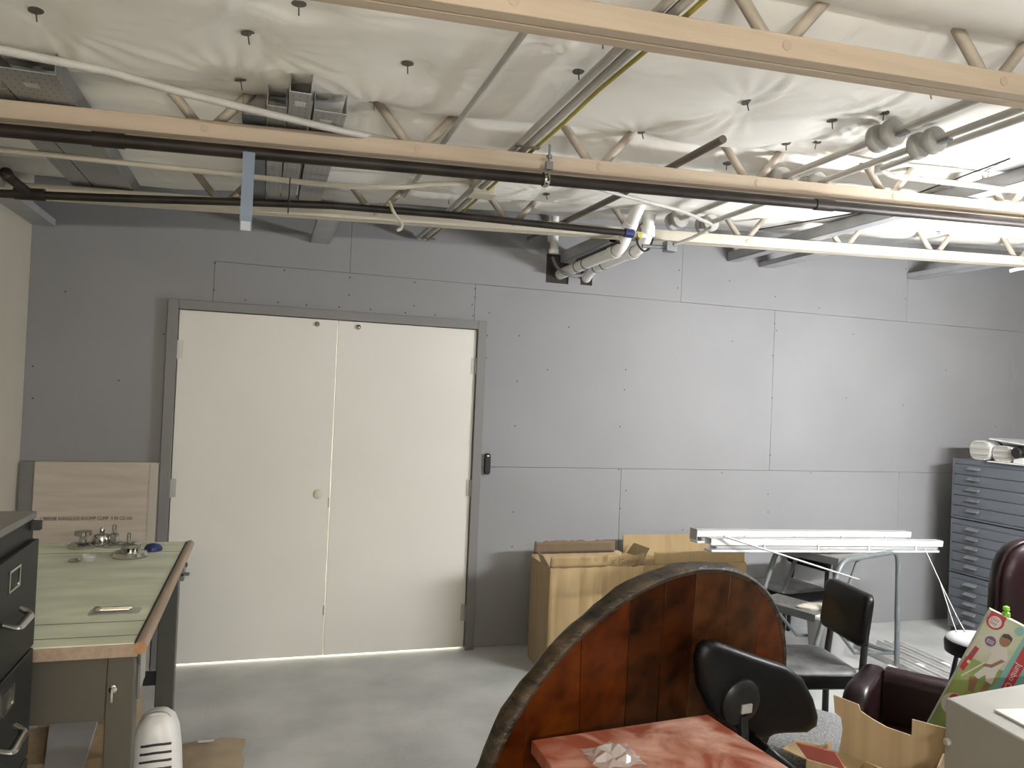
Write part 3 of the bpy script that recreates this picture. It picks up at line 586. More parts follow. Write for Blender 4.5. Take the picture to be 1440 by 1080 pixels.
# ---- chrome parts on the drafting table
def onT(px, py): q = PZ(px, py, tz); return q
def flange_part(px, py, prof, lab, extra=None, tilt=0):
    q = onT(px, py); t = thing('plumbing_trim', lab, 'plumbing part', (q.x, q.y, tz+.0006))
    part(MB().lathe([(r_*1.25, h_*1.15) for r_, h_ in prof], 28, T(q.x, q.y, tz+.0006)), 'flange_body', M_CHROME, t)
    if extra: part(extra(q), 'stem', M_CHROME, t)
    return q, t
flange_part(183, 783, [(.060, 0), (.062, .008), (.055, .020), (.03, .028), (.032, .034), (.034, .05), (.020, .058)], 'chrome shower flange with tall stem, beside the blue scrap',
            lambda q: MB().lathe([(.014, .05), (.014, .066), (.008, .07), (.009, .105), (.005, .108)], 14, T(q.x-.008, q.y, tz)))
flange_part(160, 768, [(.045, 0), (.047, .008), (.036, .016), (.018, .02), (.018, .05), (.012, .054)], 'chrome shower flange with slim bright spout',
            lambda q: MB().lathe([(.011, .05), (.011, .10), (.007, .103)], 12, T(q.x, q.y, tz)))
flange_part(143, 767, [(.035, 0), (.036, .03), (.030, .045), (.014, .05)], 'squat chrome valve body with brass knob',
            lambda q: MB().lathe([(.012, .05), (.014, .075), (.008, .088)], 12, T(q.x, q.y, tz)))
flange_part(116, 770, [(.048, 0), (.05, .01), (.038, .02), (.012, .024), (.012, .045), (.03, .05), (.03, .068), (.02, .07)], 'chrome flange topped by a square escutcheon near the filing cabinet')
q = onT(125, 790); single(MB().lathe([(.028, 0), (.03, .012), (.028, .03), (.024, .03), (.024, .012), (.02, .005)], 20, T(q.x, q.y, tz+.0006)), 'plastic_cup', M_GLASS, 'small clear plastic cup on the green table', 'cup')
q = onT(104, 790); single(MB().lathe([(.022, 0), (.024, .008), (.02, .012)], 18, T(q.x, q.y, tz+.0006)), 'chrome_ring', M_CHROME, 'thin chrome ring lying on the green table', 'ring')
q = onT(215, 775); capm = MB()
rings = [[(q.x+.034*s_*math.cos(a_)*(1+.25*math.sin(3*a_)), q.y+.030*s_*math.sin(a_), tz+.0006+h_) for a_ in [i*math.pi/8 for i in range(16)]] for s_, h_ in ((1, 0), (1.05, .012), (.8, .028), (.3, .036))]
single(capm.loft(rings), 'plastic_scrap', M_BLUE, 'crumpled blue plastic scrap on the green table', 'plastic scrap')
q = onT(162, 861); bg = thing('parts_bag', 'clear plastic bag of chrome bolts at the near edge of the green table', 'plastic bag', (q.x, q.y, tz))
part(MB().prism(rrect(.16, .075, .01, 3, q.x, q.y), tz+.001, tz+.004), 'bag', M_GLASS, bg)
part(MB().tube([(q.x-.05, q.y+.008, tz+.012), (q.x+.05, q.y+.012, tz+.010)], .006, 8), 'bolt', M_CHROME, bg)
part(MB().tube([(q.x-.045, q.y-.012, tz+.012), (q.x+.045, q.y-.006, tz+.010)], .006, 8), 'bolt', M_CHROME, bg)
part(MB().lathe([(.014, .004), (.016, .014), (.009, .022)], 14, T(q.x-.055, q.y-.006, tz)), 'knob', M_CHROME, bg)
# ---- flat carton leaning on the back wall
lc = thing('flat_carton', 'large flat greyish carton leaning on the wall left of the doors', 'carton', (-.89, 4.9, 0))
Ml = T(-1.215, 4.86, 0) @ Matrix.Rotation(math.radians(-2.5), 4, 'X')
part(MB().box(0, .625, 0, .07, 0, 1.225, Ml), 'carton_body', M_CARDGREY, lc, bev=.006)
part(MB().box(.595, .638, -.003, .074, 0, 1.222, Ml), 'tape_edge', mat('shiny_tape', (.60, .55, .48), .25), lc)
part(text_mb('1 B00268 AIANGLIDE ROOMP CUMP  5 IN CD HU', .030, Ml @ frame((.045, -.001, .893), (1, 0, 0), (0, 0, 1)), xs=.72), 'printed_lettering', M_INK, lc)
# ---- space heater
hx, hy = -.315, 3.02
ht = thing('space_heater', 'white plastic space heater under the drafting table edge', 'heater', (hx, hy, 0))
def hring(z, w_, d_): return [(hx+p[0], hy+p[1], z) for p in rrect(w_, d_, min(w_, d_)*.42, 5)]
prof = [(0.0, .20, .20), (.05, .20, .20), (.25, .185, .19), (.38, .165, .18), (.45, .145, .165), (.49, .115, .14), (.512, .07, .09)]
part(MB().loft([hring(*p_) for p_ in prof]), 'shell', M_WHITEPL, ht, ang=60)
def hpt(z, ang):
    for (za, wa, da), (zb2, wb2, db2) in zip(prof[:-1], prof[1:]):
        if za <= z <= zb2: k_ = (z-za)/(zb2-za); w_, d_ = wa+(wb2-wa)*k_, da+(db2-da)*k_; break
    ring_ = rrect(w_, d_, min(w_, d_)*.42, 5); best = min(ring_, key=lambda p_: abs(math.atan2(math.sin(math.atan2(p_[1], p_[0])-ang), math.cos(math.atan2(p_[1], p_[0])-ang))))
    r_ = math.hypot(*best)+.001
    return (hx+r_*math.cos(ang), hy+r_*math.sin(ang), z)
for k in range(12):
    z = .425-k*.027
    part(MB().tube([hpt(z+.006*math.sin(i_*.6), math.radians(-118+i_*13)) for i_ in range(6)], .0042, 6), 'vent_slot', M_SLOT, ht)
part(MB().tube(fillet([(hx-.05, hy-.03, .487), (hx-.02, hy-.02, .515), (hx+.03, hy-.02, .512), (hx+.05, hy-.03, .48)], .02), .008, 8), 'carry_handle', M_HINGE, ht)
# ---- board, cartons under the table
bq = [PZ(60, 1100, .33), PZ(112, 1100, .33), PZ(137, 1019, .33), PZ(70, 1021, .33)]
Z3 = Vector((0, 0, .02))
single(MB().hexa([q for q in bq]+[q+Z3 for q in bq]), 'loose_board', M_BOARD, 'pale grey board resting on cartons under the drafting table', 'board')
single(MB().box(-.86, -.47, 3.10, 3.42, 0, .328), 'carton', M_CARD, 'brown carton under the pale grey board', 'carton', bev=.004)
single(MB().box(-.80, -.46, 3.48, 3.75, 0, .44), 'carton', M_CARD, 'taller brown carton below the drafting table', 'carton', bev=.004)
single(MB().box(-.62, -.47, 3.5, 3.7, .441, .445), 'paper_sheet', M_PAPER, 'white paper on the carton below the drafting table', 'paper')
# ---- flattened brown paper bag on the floor
pb = thing('paper_sack', 'flattened brown paper sack on the concrete floor', 'paper sack', (-.16, 3.7, 0))
mb = MB(); rings = []
rnd = random.Random(4)
for j in range(12):
    y_ = 3.42+.46*j/11
    rings.append([(-.305+.285*i/11+rnd.uniform(-.006, .006), y_+rnd.uniform(-.006, .006), .012+.018*math.sin(math.pi*i/11)*(.5+.5*rnd.random())) for i in range(12)])
mb.loft(rings, caps=False, closed=False)
rb = [[(p_[0], p_[1], .001) for p_ in r_] for r_ in (rings[0], rings[-1])]
for r_, s_ in ((rings[0], rb[0]), (rings[-1], rb[1])): mb.loft([r_, s_], caps=False, closed=False)
mb.loft([[r_[0] for r_ in rings], [(r_[0][0], r_[0][1], .001) for r_ in rings]], caps=False, closed=False)
mb.loft([[r_[-1] for r_ in rings], [(r_[-1][0], r_[-1][1], .001) for r_ in rings]], caps=False, closed=False)
part(mb, 'sack_body', M_PAPERBAG, pb, ang=60)
part(MB().box(-.225, -.155, 3.83, 3.855, .034, .0355), 'label', M_PAPER, pb)
# ---- card reader and socket on the wall
p = PY(684.5, 652, D); cr = thing('card_reader', 'black card reader on the grey wall beside the doors', 'card reader', (p.x, D-.012, p.z-.07))
part(MB().prism(rrect(.040, .142, .016, 4, p.x, -p.z), -.026, 0, Matrix(((1, 0, 0, 0), (0, 0, 1, D), (0, -1, 0, 0), (0, 0, 0, 1)))), 'reader_body', M_BLACK, cr, bev=.004)
part(MB().box(p.x-.006, p.x+.008, D-.0275, D-.026, p.z+.052, p.z+.057), 'indicator', mat('indicator_led', (.8, .75, .5), .4, emit=.6), cr)
p = PY(1111, 822, D); oc = thing('wall_socket', 'white wall socket plate behind the step ladder', 'socket', (p.x, D-.004, p.z-.06))
part(MB().box(p.x-.036, p.x+.036, D-.006, D, p.z-.058, p.z+.058), 'plate', M_WHITE, oc, bev=.002)
for s_ in (-1, 1): part(MB().box(p.x-.016, p.x+.016, D-.008, D-.006, p.z+s_*.025-.014, p.z+s_*.025+.014), 'outlet', M_WHITEPL, oc)
# ================================================================= CARTONS AT THE WALL
cbx = thing('open_carton', 'tall open brown carton with crumpled flaps left of the other carton', 'carton', (2.04, 4.59, 0))
x0, x1, y0, y1, hf = 1.71, 2.36, 4.42, 4.76, .655
def sheet(mb, a, b, c_, d_, th):
    n_ = (Vector(b)-Vector(a)).cross(Vector(d_)-Vector(a)).normalized()*th
    mb.hexa([Vector(a), Vector(b), Vector(c_), Vector(d_), Vector(a)+n_, Vector(b)+n_, Vector(c_)+n_, Vector(d_)+n_]); return mb
wl = .006
# front wall built with shallow vertical corrugation folds
def wavy(xa_, xb_, y_, z0_, z1_, seed, lean=0, n_=22, amp=.006, jag=.008):
    r_ = random.Random(seed); ro = [r_.uniform(-amp, amp) for _ in range(n_+1)]; tj = [r_.uniform(-jag, jag) for _ in range(n_+1)]
    rows = []
    for j in range(5):
        t = j/4; rows.append([(xa_+(xb_-xa_)*i/n_, y_+ro[i]*(.3+.7*t)+lean*t, z0_+(z1_-z0_)*t+(tj[i] if j == 4 else 0)) for i in range(n_+1)])
    m_ = MB(); m_.loft(rows, caps=False, closed=False); return m_
def thick(o, th): s_ = o.modifiers.new('solid', 'SOLIDIFY'); s_.thickness = th; s_.offset = 0; return o
thick(part(wavy(x0, x1, y0, 0, hf, 1, amp=.011), 'front_side', M_CARD2, cbx, ang=25), wl)
thick(part(wavy(x0, x1-.01, y0, hf, hf+.075, 1, lean=-.012, jag=.008, amp=.011), 'front_flap', M_CARD2, cbx, ang=25), wl)
thick(part(wavy(x0, x1, y1, 0, hf+.02, 2, amp=.003), 'back_side', M_CARD, cbx), wl)
thick(part(wavy(x0+.01, x1-.06, y1-.01, hf+.02, hf+.10, 3, amp=.004, lean=-.01), 'back_flap', M_CARDIN, cbx, ang=25), wl)
part(sheet(MB(), (x0, y0, 0), (x0, y1, 0), (x0, y1, hf), (x0, y0, hf), wl), 'left_side', M_CARD, cbx)
part(sheet(MB(), (x0, y0+.02, hf), (x0, y0+.16, hf), (x0-.03, y0+.15, hf+.07), (x0-.03, y0+.03, hf+.06), wl), 'side_flap', M_CARD, cbx)
part(sheet(MB(), (x1, y0, 0), (x1, y1, 0), (x1, y1, hf), (x1, y0, hf), wl), 'right_side', M_CARD, cbx)
part(text_mb('X Gunny', .05, frame((2.10, y0-.022, hf+.012), (1, 0, .05), (0, -.14, 1)), shear=.3, xs=1.1), 'handwriting', M_PENCIL, cbx)
cb2 = thing('open_carton', 'brown carton with shiny tape behind the round wooden tabletop', 'carton', (2.85, 4.72, 0))
x0, x1, y0, y1 = 2.42, 3.22, 4.56, 4.88
part(MB().box(x0, x1, y0, y1, 0, .62), 'carton_body', M_CARD2, cb2, bev=.004)
part(sheet(MB(), (x0, y1-.02, .62), (x1, y1-.02, .62), (x1, y1-.01, .765), (x0, y1-.01, .765), wl), 'back_flap', M_CARD2, cb2)
part(sheet(MB(), (x0+.10, y0+.03, .62), (x1, y0+.03, .62), (x1, y0+.04, .70), (x0+.10, y0+.04, .70), wl), 'front_flap', M_CARD2, cb2)
part(sheet(MB(), (x0, y0+.03, .62), (x0, y1-.04, .62), (x0+.06, y1-.06, .72), (x0+.08, y0+.06, .72), wl), 'side_flap', M_CARD, cb2)
part(MB().box(x0+.10, x1, y0+.0335, y0+.038, .675, .69), 'tape', mat('clear_tape', (.72, .62, .42), .12), cb2)
# ================================================================= ROUND TABLETOP leaning forward
RC, RR = Vector((1.178, 2.127, .612)), .632
nn = Vector((.28, -.92, -.26)).normalized(); ey0 = (Vector((0, 0, 1))-nn*nn.z).normalized(); ex0 = ey0.cross(nn)
a_ = math.radians(13.5); pd = ey0*math.cos(a_)-ex0*math.sin(a_); pp = pd.cross(nn)
MR = frame(tuple(RC), tuple(pp), tuple(pd))           # local x across planks, y along planks, z towards the room
rt = thing('round_tabletop', 'round varnished plank tabletop with a rough bark rim, propped on edge', 'tabletop', (RC.x, RC.y, 0))
seams = [-.612, -.46, -.278, -.11, .02, .145, .293, .45, .612]
ri = RR-.016
for k in range(8):
    xa_, xb_ = seams[k]+.0008, seams[k+1]-.0008; poly = []
    n_ = 10
    for i in range(n_+1): x = xa_+(xb_-xa_)*i/n_; poly.append((x, -math.sqrt(max(ri*ri-x*x, 1e-6))))
    for i in range(n_+1): x = xb_+(xa_-xb_)*i/n_; poly.append((x, math.sqrt(max(ri*ri-x*x, 1e-6))))
    po = part(MB().prism(poly, -.052, -.0005*(k % 2), MR), 'plank', PLANKS[[0, 1, 0, 2, 2, 3, 3, 1][k]], rt, bev=.0015, seg=1)
rnd = random.Random(11); N = 96; prof = []
rings = []
ph = [rnd.uniform(0, 6) for _ in range(8)]
for i in range(N+1):
    th = 2*math.pi*i/N
    wob = .004*math.sin(7*th+ph[0])+.003*math.sin(17*th+ph[1])+.002*math.sin(41*th+ph[2])
    wob2 = .005*math.sin(11*th+ph[3])+.003*math.sin(29*th+ph[4])
    loop = [(RR-.018, .001), (RR-.006, .003), (RR+.001+wob*.3, -.006), (RR+.001+wob, -.022), (RR-.002+wob2, -.040), (RR-.008+wob, -.054), (RR-.02, -.056)]
    rings.append([(r_*math.cos(th), r_*math.sin(th), z_) for r_, z_ in loop])
part(MB().loft(rings, MR, caps=False, closed=True), 'bark_rim', M_BARK, rt, ang=55)
# ================================================================= RED-BROWN SIDE TABLE
zt = .80
A_, B2 = Vector((.705, 1.905, zt)), Vector((1.265, 1.955, zt)); dv = Vector((.03, -.40, 0))
sd = thing('side_table', 'low table with a glossy reddish-brown swirled top', 'table', (1.0, 1.72, 0))
top4 = [A_, A_+dv+Vector((-.03, 0, 0)), B2+dv, B2]
Zt = Vector((0, 0, -.035))
part(MB().hexa([q+Zt for q in top4]+[q for q in top4]), 'table_top', M_REDTOP, sd, bev=.003)
c4 = sum(top4, Vector())/4
part(MB().hexa([Vector((c4.x+(q.x-c4.x)*.93, c4.y+(q.y-c4.y)*.93, .06)) for q in top4]+[Vector((c4.x+(q.x-c4.x)*.93, c4.y+(q.y-c4.y)*.93, zt-.036)) for q in top4]), 'cabinet_body', M_DARKWOOD, sd, bev=.003)
for q in top4: part(MB().lathe([(.02, 0), (.022, .06)], 10, T(c4.x+(q.x-c4.x)*.85, c4.y+(q.y-c4.y)*.85, 0)), 'foot', M_DARKWOOD, sd)
cw = PZ(862, 1066, zt); rnd = random.Random(5); mb = MB(); g = 9; V = []
for j in range(g):
    for i in range(g):
        u, v = i/(g-1)-.5, j/(g-1)-.5; e = max(0, 1-(u*u+v*v)*4)
        V.append((cw.x+u*.13+rnd.uniform(-.006, .006), cw.y+v*.11+rnd.uniform(-.006, .006), zt+.004+e*rnd.uniform(.0, .035)))
mb.add(V, [(j*g+i, j*g+i+1, (j+1)*g+i+1, (j+1)*g+i) for j in range(g-1) for i in range(g-1)])
single(mb, 'plastic_wrap', mat('crumpled_clear_film', (.85, .84, .82), .15, alpha=.45), 'crumpled clear plastic wrap on the reddish table', 'plastic wrap', ang=10)
# ================================================================= OFFICE CHAIR (black back, grey tweed seat)
oc = thing('office_chair', 'office chair with a black shell back and grey tweed seat beside the round tabletop', 'chair', (1.95, 2.45, 0))
BP = [(985, 930), (990, 912), (1000, 905), (1015, 906), (1060, 922), (1110, 939), (1133, 956), (1148, 985), (1155, 1010), (1153, 1024), (1140, 1033), (1105, 1034), (1092, 1036), (1080, 1043), (1062, 1042), (1030, 1025), (1003, 1003), (988, 970)]
def bpt(px, py, off): # back plane: runs from (1.27,1.98) towards (1.66,1.95)
    d = ray(px, py); n_ = Vector((.12, -1, -.10)).normalized(); o_ = Vector((1.30, 1.97, .9)); e_ = Vector((0, 0, EYE))
    return e_ + d*((o_-e_).dot(n_)/d.dot(n_)) - n_*off
cen = bpt(1068, 975, 0)
rings = []
for off, sc_ in ((.0, .86), (-.012, .93), (-.02+.0, .97), (.0+.01, 1.0), (.03, 1.0), (.05, .96), (.06, .85)):
    pass
for off, sc_ in ((-.006, .80), (.0, .92), (.010, .985), (.022, 1.0), (.040, .98), (.052, .90), (.056, .75)):
    rings.append([tuple(bpt(cen_px := 1068+(px-1068)*sc_, 975+(py-975)*sc_, off)) for px, py in BP])
part(MB().loft(rings), 'backrest', M_BLVINYL, oc, ang=80)
bc = bpt(1038, 985, -.006); nb = Vector((.12, -1, -.10)).normalized()
Mb = frame(tuple(bc), (1, .12, 0), (0, -.1, 1))
part(MB().lathe([(.072, -.005), (.070, .010), (.055, .022), (.02, .026)], 28, Mb), 'back_boss', mat('black_boss', (.016, .015, .014), .35, spec=.25), oc)
part(MB().box(-.016, .022, -.022, .004, .022, .032, Mb), 'adjuster', M_HINGE, oc)
part(MB().tube(fillet([tuple(Mb @ Vector((.0, -.03, .015))), tuple(Mb @ Vector((.03, -.16, .01))), (1.62, 2.16, .40), (1.97, 2.5, .37)], .08), .017, 8), 'back_stem', M_BLACK, oc)
seat = rrect(.50, .46, .10, 5); Ms = T(2.0, 2.55, 0) @ RZ(math.radians(42))
srings = [[(p[0]*s_, p[1]*s_, z_) for p in seat] for s_, z_ in ((.82, .385), (.95, .395), (1, .42), (.99, .445), (.90, .462), (.6, .466))]
part(MB().loft(srings, Ms), 'seat', M_TWEED, oc, ang=70)
part(MB().tube([(2.0, 2.55, .08), (2.0, 2.55, .39)], .025, 12), 'gas_column', M_BLACK, oc)
for k in range(5):
    t_ = math.radians(20+72*k); e_ = Vector((2.0+.22*math.cos(t_), 2.55+.22*math.sin(t_), .065))
    lg_ = part(MB().tube([(2.0, 2.55, .10), e_], [.022, .014], 8), 'base_arm', M_BLACK, oc)
    part(MB().lathe([(.024, -.012), (.024, .012)], 14, frame((e_.x, e_.y, .025), (0, 0, 1), (math.cos(t_), math.sin(t_), 0))), 'caster', M_BLACK, lg_)
# black arm bar by the red table
ab = [PZ(1062, 1042, .74), PZ(1085, 1058, .70), PZ(1130, 1085, .62)]
part(MB().tube([bpt(1060, 1040, .02), PY(1080, 1058, 1.93), PY(1098, 1072, 1.92), PY(1130, 1100, 1.92)], .018, 10), 'arm_bar', M_BLVINYL, oc)
# ================================================================= PALE METAL CABINET + paper at lower right
zc_ = .80
mcl = PZ(1330, 981, zc_); far = PZ(1440, 961, zc_); near = PZ(1440, 1041, zc_)
ex_ = (far-mcl).normalized(); ey_ = (near-mcl).normalized()
mc = thing('metal_cabinet', 'pale grey metal cabinet with papers on top, beside the cut carton', 'cabinet', (mcl.x+.25, mcl.y-.25, 0))
q4 = [mcl, mcl+ey_*.55, mcl+ey_*.55+ex_*.6, mcl+ex_*.6]
part(MB().hexa([Vector((q.x, q.y, 0)) for q in q4]+q4), 'cabinet_body', M_METALBOX, mc, bev=.006)
kq = PX(1331, 1062, mcl.x-.005); part(MB().lathe([(.012, 0), (.013, .008), (.008, .014)], 14, frame(tuple(mcl+ey_*.02+Vector((-.002, 0, -.13))), (0, 1, 0), (0, 0, 1)) @ Matrix.Rotation(math.pi, 4, 'X')), 'knob', M_METALBOX, mc)
pq = [PZ(1398, 1000, zc_+.002), PZ(1440, 1022, zc_+.002)]; pe = (pq[1]-pq[0]).normalized(); po_ = Vector((-pe.y, pe.x, 0)); po_ = po_ if po_.x > 0 else -po_
P4 = [pq[0], pq[0]+pe*.30, pq[0]+pe*.30+po_*.22, pq[0]+po_*.22]
single(MB().hexa([q for q in P4]+[q+Vector((0, 0, .006)) for q in P4]), 'paper_stack', M_PAPER, 'white papers on the pale grey metal cabinet', 'paper')
# ================================================================= CUT CARTON
zc2 = .68
P1, P2 = PZ(1172, 981, zc2), PZ(1330, 1024, zc2)
du = (P2-P1).normalized(); dn = Vector((-du.y, du.x, 0)); dn = -dn if dn.y > 0 else dn       # dn: towards camera-left
W_ = (P2-P1).length
cc = thing('cut_carton', 'brown carton with notched walls and a red printed flap', 'carton', tuple(Vector((P1.x, P1.y, 0))+du*W_/2+dn*.16))
Mc = frame((P1.x, P1.y, 0), tuple(du), (0, 0, 1))       # x along panel, y up, z = du x up
ol = [(0, .28), (W_, .28), (W_, zc2), (.72*W_, zc2-.0), (.72*W_, zc2-.055), (.50*W_, zc2-.05), (.36*W_, zc2-.035), (.26*W_, zc2-.02), (.24*W_, zc2), (0, zc2+.01), (.02*W_, zc2-.05), (.08*W_, zc2-.06), (.10*W_, zc2-.10)]
part(MB().prism([(x, y) for x, y in ol], -.003, .003, Mc), 'notched_wall', M_CARD, cc)
dep = .26
def cpt(u, v, z): q = Vector((P1.x, P1.y, 0))+du*u+dn*v; return (q.x, q.y, z)
part(sheet(MB(), cpt(0, 0, .0), cpt(0, dep, .0), cpt(0, dep, .55), cpt(0, 0, .53), .005), 'left_side', M_CARD, cc)
part(sheet(MB(), cpt(W_, 0, .0), cpt(W_, dep, .0), cpt(W_, dep, .56), cpt(W_, 0, .60), .005), 'right_side', M_CARD, cc)
part(sheet(MB(), cpt(0, dep, .0), cpt(W_, dep, .0), cpt(W_, dep, .57), cpt(0, dep, .55), .005), 'front_side', M_CARD, cc)
part(sheet(MB(), cpt(0, 0, .0), cpt(W_, 0, .0), cpt(W_, 0, .28), cpt(0, 0, .28), .005), 'back_side', M_CARD, cc)
part(sheet(MB(), cpt(0.02, 0.02, .50), cpt(W_-.02, .02, .50), cpt(W_-.02, dep-.02, .51), cpt(.02, dep-.02, .51), .004), 'inner_pad', M_CARD2, cc)
part(sheet(MB(), cpt(0, .06, .53), cpt(0, dep, .55), cpt(-.09, dep-.02, .55), cpt(-.09, .10, .535), .004), 'side_flap', M_CARD2, cc)
part(sheet(MB(), cpt(.0, dep, .555), cpt(.12, dep, .56), cpt(.10, dep+.05, .625), cpt(-.02, dep+.05, .615), .004), 'printed_flap', M_REDCARD, cc, 'red printed flap')
part(sheet(MB(), cpt(.15, dep, .56), cpt(W_, dep, .57), cpt(W_, dep+.04, .60), cpt(.19, dep+.05, .625), .004), 'front_flap', M_CARD2, cc)
# ================================================================= TOY CARTON (printed)
ty = 2.22
def PN(px, py): d = ray(px, py); n_ = Vector((-.72, -.69, .08)); e_ = Vector((0, 0, EYE)); return e_+d*((Vector((2.62, 2.27, .8))-e_).dot(n_)/d.dot(n_))
TL, TR_, BL = PN(1393, 857), PN(1440, 881), PN(1300, 1012)
ux = (TR_-TL).normalized(); uy = -(BL-TL); uy = (uy-ux*uy.dot(ux)).normalized()
KT = .70; Lb, Wb = .62/KT, .36/KT
O_ = TL-uy*.62
MT = frame(tuple(O_), tuple(ux), tuple(uy)) @ Matrix.Diagonal((KT, KT, KT, 1))     # x across, y up the box, z towards the camera
if MT.col[2].y > 0: MT = MT @ Matrix.Identity(4)
sgn = -1 if MT.col[2].y > 0 else 1
toy = thing('toy_carton', 'printed toy carton showing a child playing croquet, tilted behind the metal cabinet', 'toy box', (TL.x+.1, ty+.03, 0))
def tp(poly, lay, m_, name='print'): 
    z0 = sgn*(.0006*lay); z1 = sgn*(.0006*(lay+1)); part(MB().prism(poly, min(z0, z1), max(z0, z1), MT), name, m_, toy)
part(MB().box(0, Wb, 0, Lb, *sorted((-sgn*.09, 0)), MT), 'carton_body', M_PRPALE, toy, bev=.002)
tp([(.0, .0), (.20, .0), (.215, Lb-.26), (.0, Lb-.29)], 0, M_GRASS, 'grass_print')
tp([(.15, .0), (.207, .0), (.207, Lb-.02), (.188, Lb-.02), (.18, Lb-.32), (.15, Lb-.5)], 1, M_TEAL, 'teal_band')
tp([(.207, 0), (.252, 0), (.252, Lb-.05), (.207, Lb-.05)], 2, M_RED, 'red_band')
tp([(.252, 0), (Wb, 0), (Wb, Lb-.06), (.252, Lb-.05)], 2, M_TEAL, 'teal_band')
tp(ellipse(.045, Lb-.048, .042, .044), 2, M_RED, 'logo_ring'); tp([(.006, Lb-.001), (.083, Lb-.001), (.083, Lb-.05), (.006, Lb-.05)], 1, M_RED, 'logo_ring')
tp(ellipse(.045, Lb-.050, .030, .032), 3, M_PRWHITE, 'logo_disc')
mflip = MT if sgn == 1 else MT
for txt, yy, sz in (('play', Lb-.045, .026), ('day', Lb-.067, .028)):
    part(text_mb(txt, sz, MT @ T(.020, yy, sgn*.0024+.0004), thick=.0003), 'logo_lettering', M_RED if txt == 'play' else M_PURPLE, toy)
tp(ellipse(.068, Lb-.155, .026, .028), 2, M_PURPLE, 'badge'); tp(ellipse(.160, Lb-.035, .022, .024), 2, M_TEAL, 'badge')
for k in range(3): tp([(.050, Lb-.148-k*.008), (.086, Lb-.148-k*.008), (.086, Lb-.151-k*.008), (.050, Lb-.151-k*.008)], 3, M_PRWHITE, 'badge_lettering')
tp(ellipse(.125, Lb-.115, .026, .034), 3, M_SKIN, 'child_face'); tp([(.1, Lb-.105), (.104, Lb-.085), (.125, Lb-.075), (.148, Lb-.085), (.152, Lb-.108), (.14, Lb-.098)], 4, M_HAIR, 'child_hair')
tp([(.105, Lb-.155), (.15, Lb-.15), (.175, Lb-.20), (.165, Lb-.225), (.16, Lb-.29), (.10, Lb-.29), (.10, Lb-.21), (.085, Lb-.20)], 3, M_PRWHITE, 'child_shirt')
tp([(.15, Lb-.215), (.168, Lb-.215), (.13, Lb-.28), (.09, Lb-.295), (.085, Lb-.28), (.12, Lb-.265)], 4, M_SKIN, 'child_arm')
tp([(.10, Lb-.29), (.16, Lb-.29), (.165, Lb-.36), (.135, Lb-.36), (.12, Lb-.33), (.10, Lb-.37), (.075, Lb-.36)], 3, M_PRWHITE, 'child_shorts')
tp([(.06, Lb-.38), (.10, Lb-.36), (.11, Lb-.45), (.085, Lb-.45)], 2, M_SKIN, 'child_leg'); tp([(.135, Lb-.36), (.16, Lb-.36), (.16, Lb-.46), (.135, Lb-.46)], 2, M_SKIN, 'child_leg')
tp([(.088, Lb-.27), (.094, Lb-.275), (.03, Lb-.40), (.024, Lb-.395)], 5, M_PRWHITE, 'mallet_handle')
tp([(.0, Lb-.36), (.025, Lb-.37), (.04, Lb-.22), (.018, Lb-.215)], 4, M_RED, 'mallet_print')
for k, c_ in enumerate((M_PURPLE, M_PRWHITE)): tp(ellipse(.022+.004*k, Lb-.26-.05*k, .009, .010, 12), 5, c_, 'ball_print')
tp(ellipse(.05, Lb-.56, .05, .06), 2, M_PRWHITE, 'lower_badge'); tp(ellipse(.05, Lb-.53, .024, .028, 16), 3, M_RED, 'lower_badge')
part(text_mb('Jumbo Croquet', .040, MT @ T(.218, Lb-.19, sgn*.0018+.0004) @ RZ(-math.pi/2), thick=.0003), 'band_lettering', M_PRWHITE, toy)
lm = TL+ux*.075+uy*.012
single(MB().lathe([(.010, -.02), (.014, 0), (.013, .01), (.006, .016), (.012, .02), (.011, .032), (.003, .036)], 14, T(*(lm+Vector((0, .03, .0))))), 'lime_toy', M_LIME, 'small lime green plastic piece on top of the toy carton', 'toy')
# ================================================================= BURGUNDY CHAIRS
def slab(p0, d, L_, side, th, z0, z1, r, rend=.05):
    # upholstered slab: starts at p0, runs L_ along d, thickness th towards 'side', rounded along the top and at the free end
    prof_ = [(0, z0), (0, z1-r)] + [(r-r*math.cos(a), z1-r+r*math.sin(a)) for a in (math.radians(30), math.radians(60), math.radians(90))]
    prof_ += [(th-r+r*math.sin(a), z1-r+r*math.cos(a)) for a in (0, math.radians(30), math.radians(60), math.radians(90))] + [(th, z0)]
    rings_ = []
    for t_, dz in ((0, 0), (L_-rend*2, 0), (L_-rend, -.015), (L_-rend*.3, -.05), (L_, -.11)):
        rings_.append([tuple(Vector(p0)+d*t_+side*u+Vector((0, 0, z if z == z0 else z+dz))) for u, z in prof_])
    return MB().loft(rings_)
ac = thing('low_armchair', 'low burgundy armchair with squared arms behind the cut carton', 'armchair', (2.62, 2.45, 0))
k0 = Vector((2.64, 2.84, 0)); da = Vector((-.82, -.57, 0)).normalized(); db = Vector((.57, -.82, 0)).normalized()
part(slab(k0, da, .38, db, .10, .08, .56, .035), 'arm', M_BURG, ac, ang=50)
part(slab(k0+db*.105-da*.04, db, .50, da, .13, .08, .57, .05, .03), 'backrest', M_BURG, ac, ang=50)
part(slab(k0+db*.60, da, .38, db, .10, .08, .54, .035), 'arm', M_BURG, ac, ang=50)
part(slab(k0+db*.105+da*.10, da, .30, db, .48, .14, .36, .04, .03), 'seat_cushion', M_BURG, ac, ang=50)
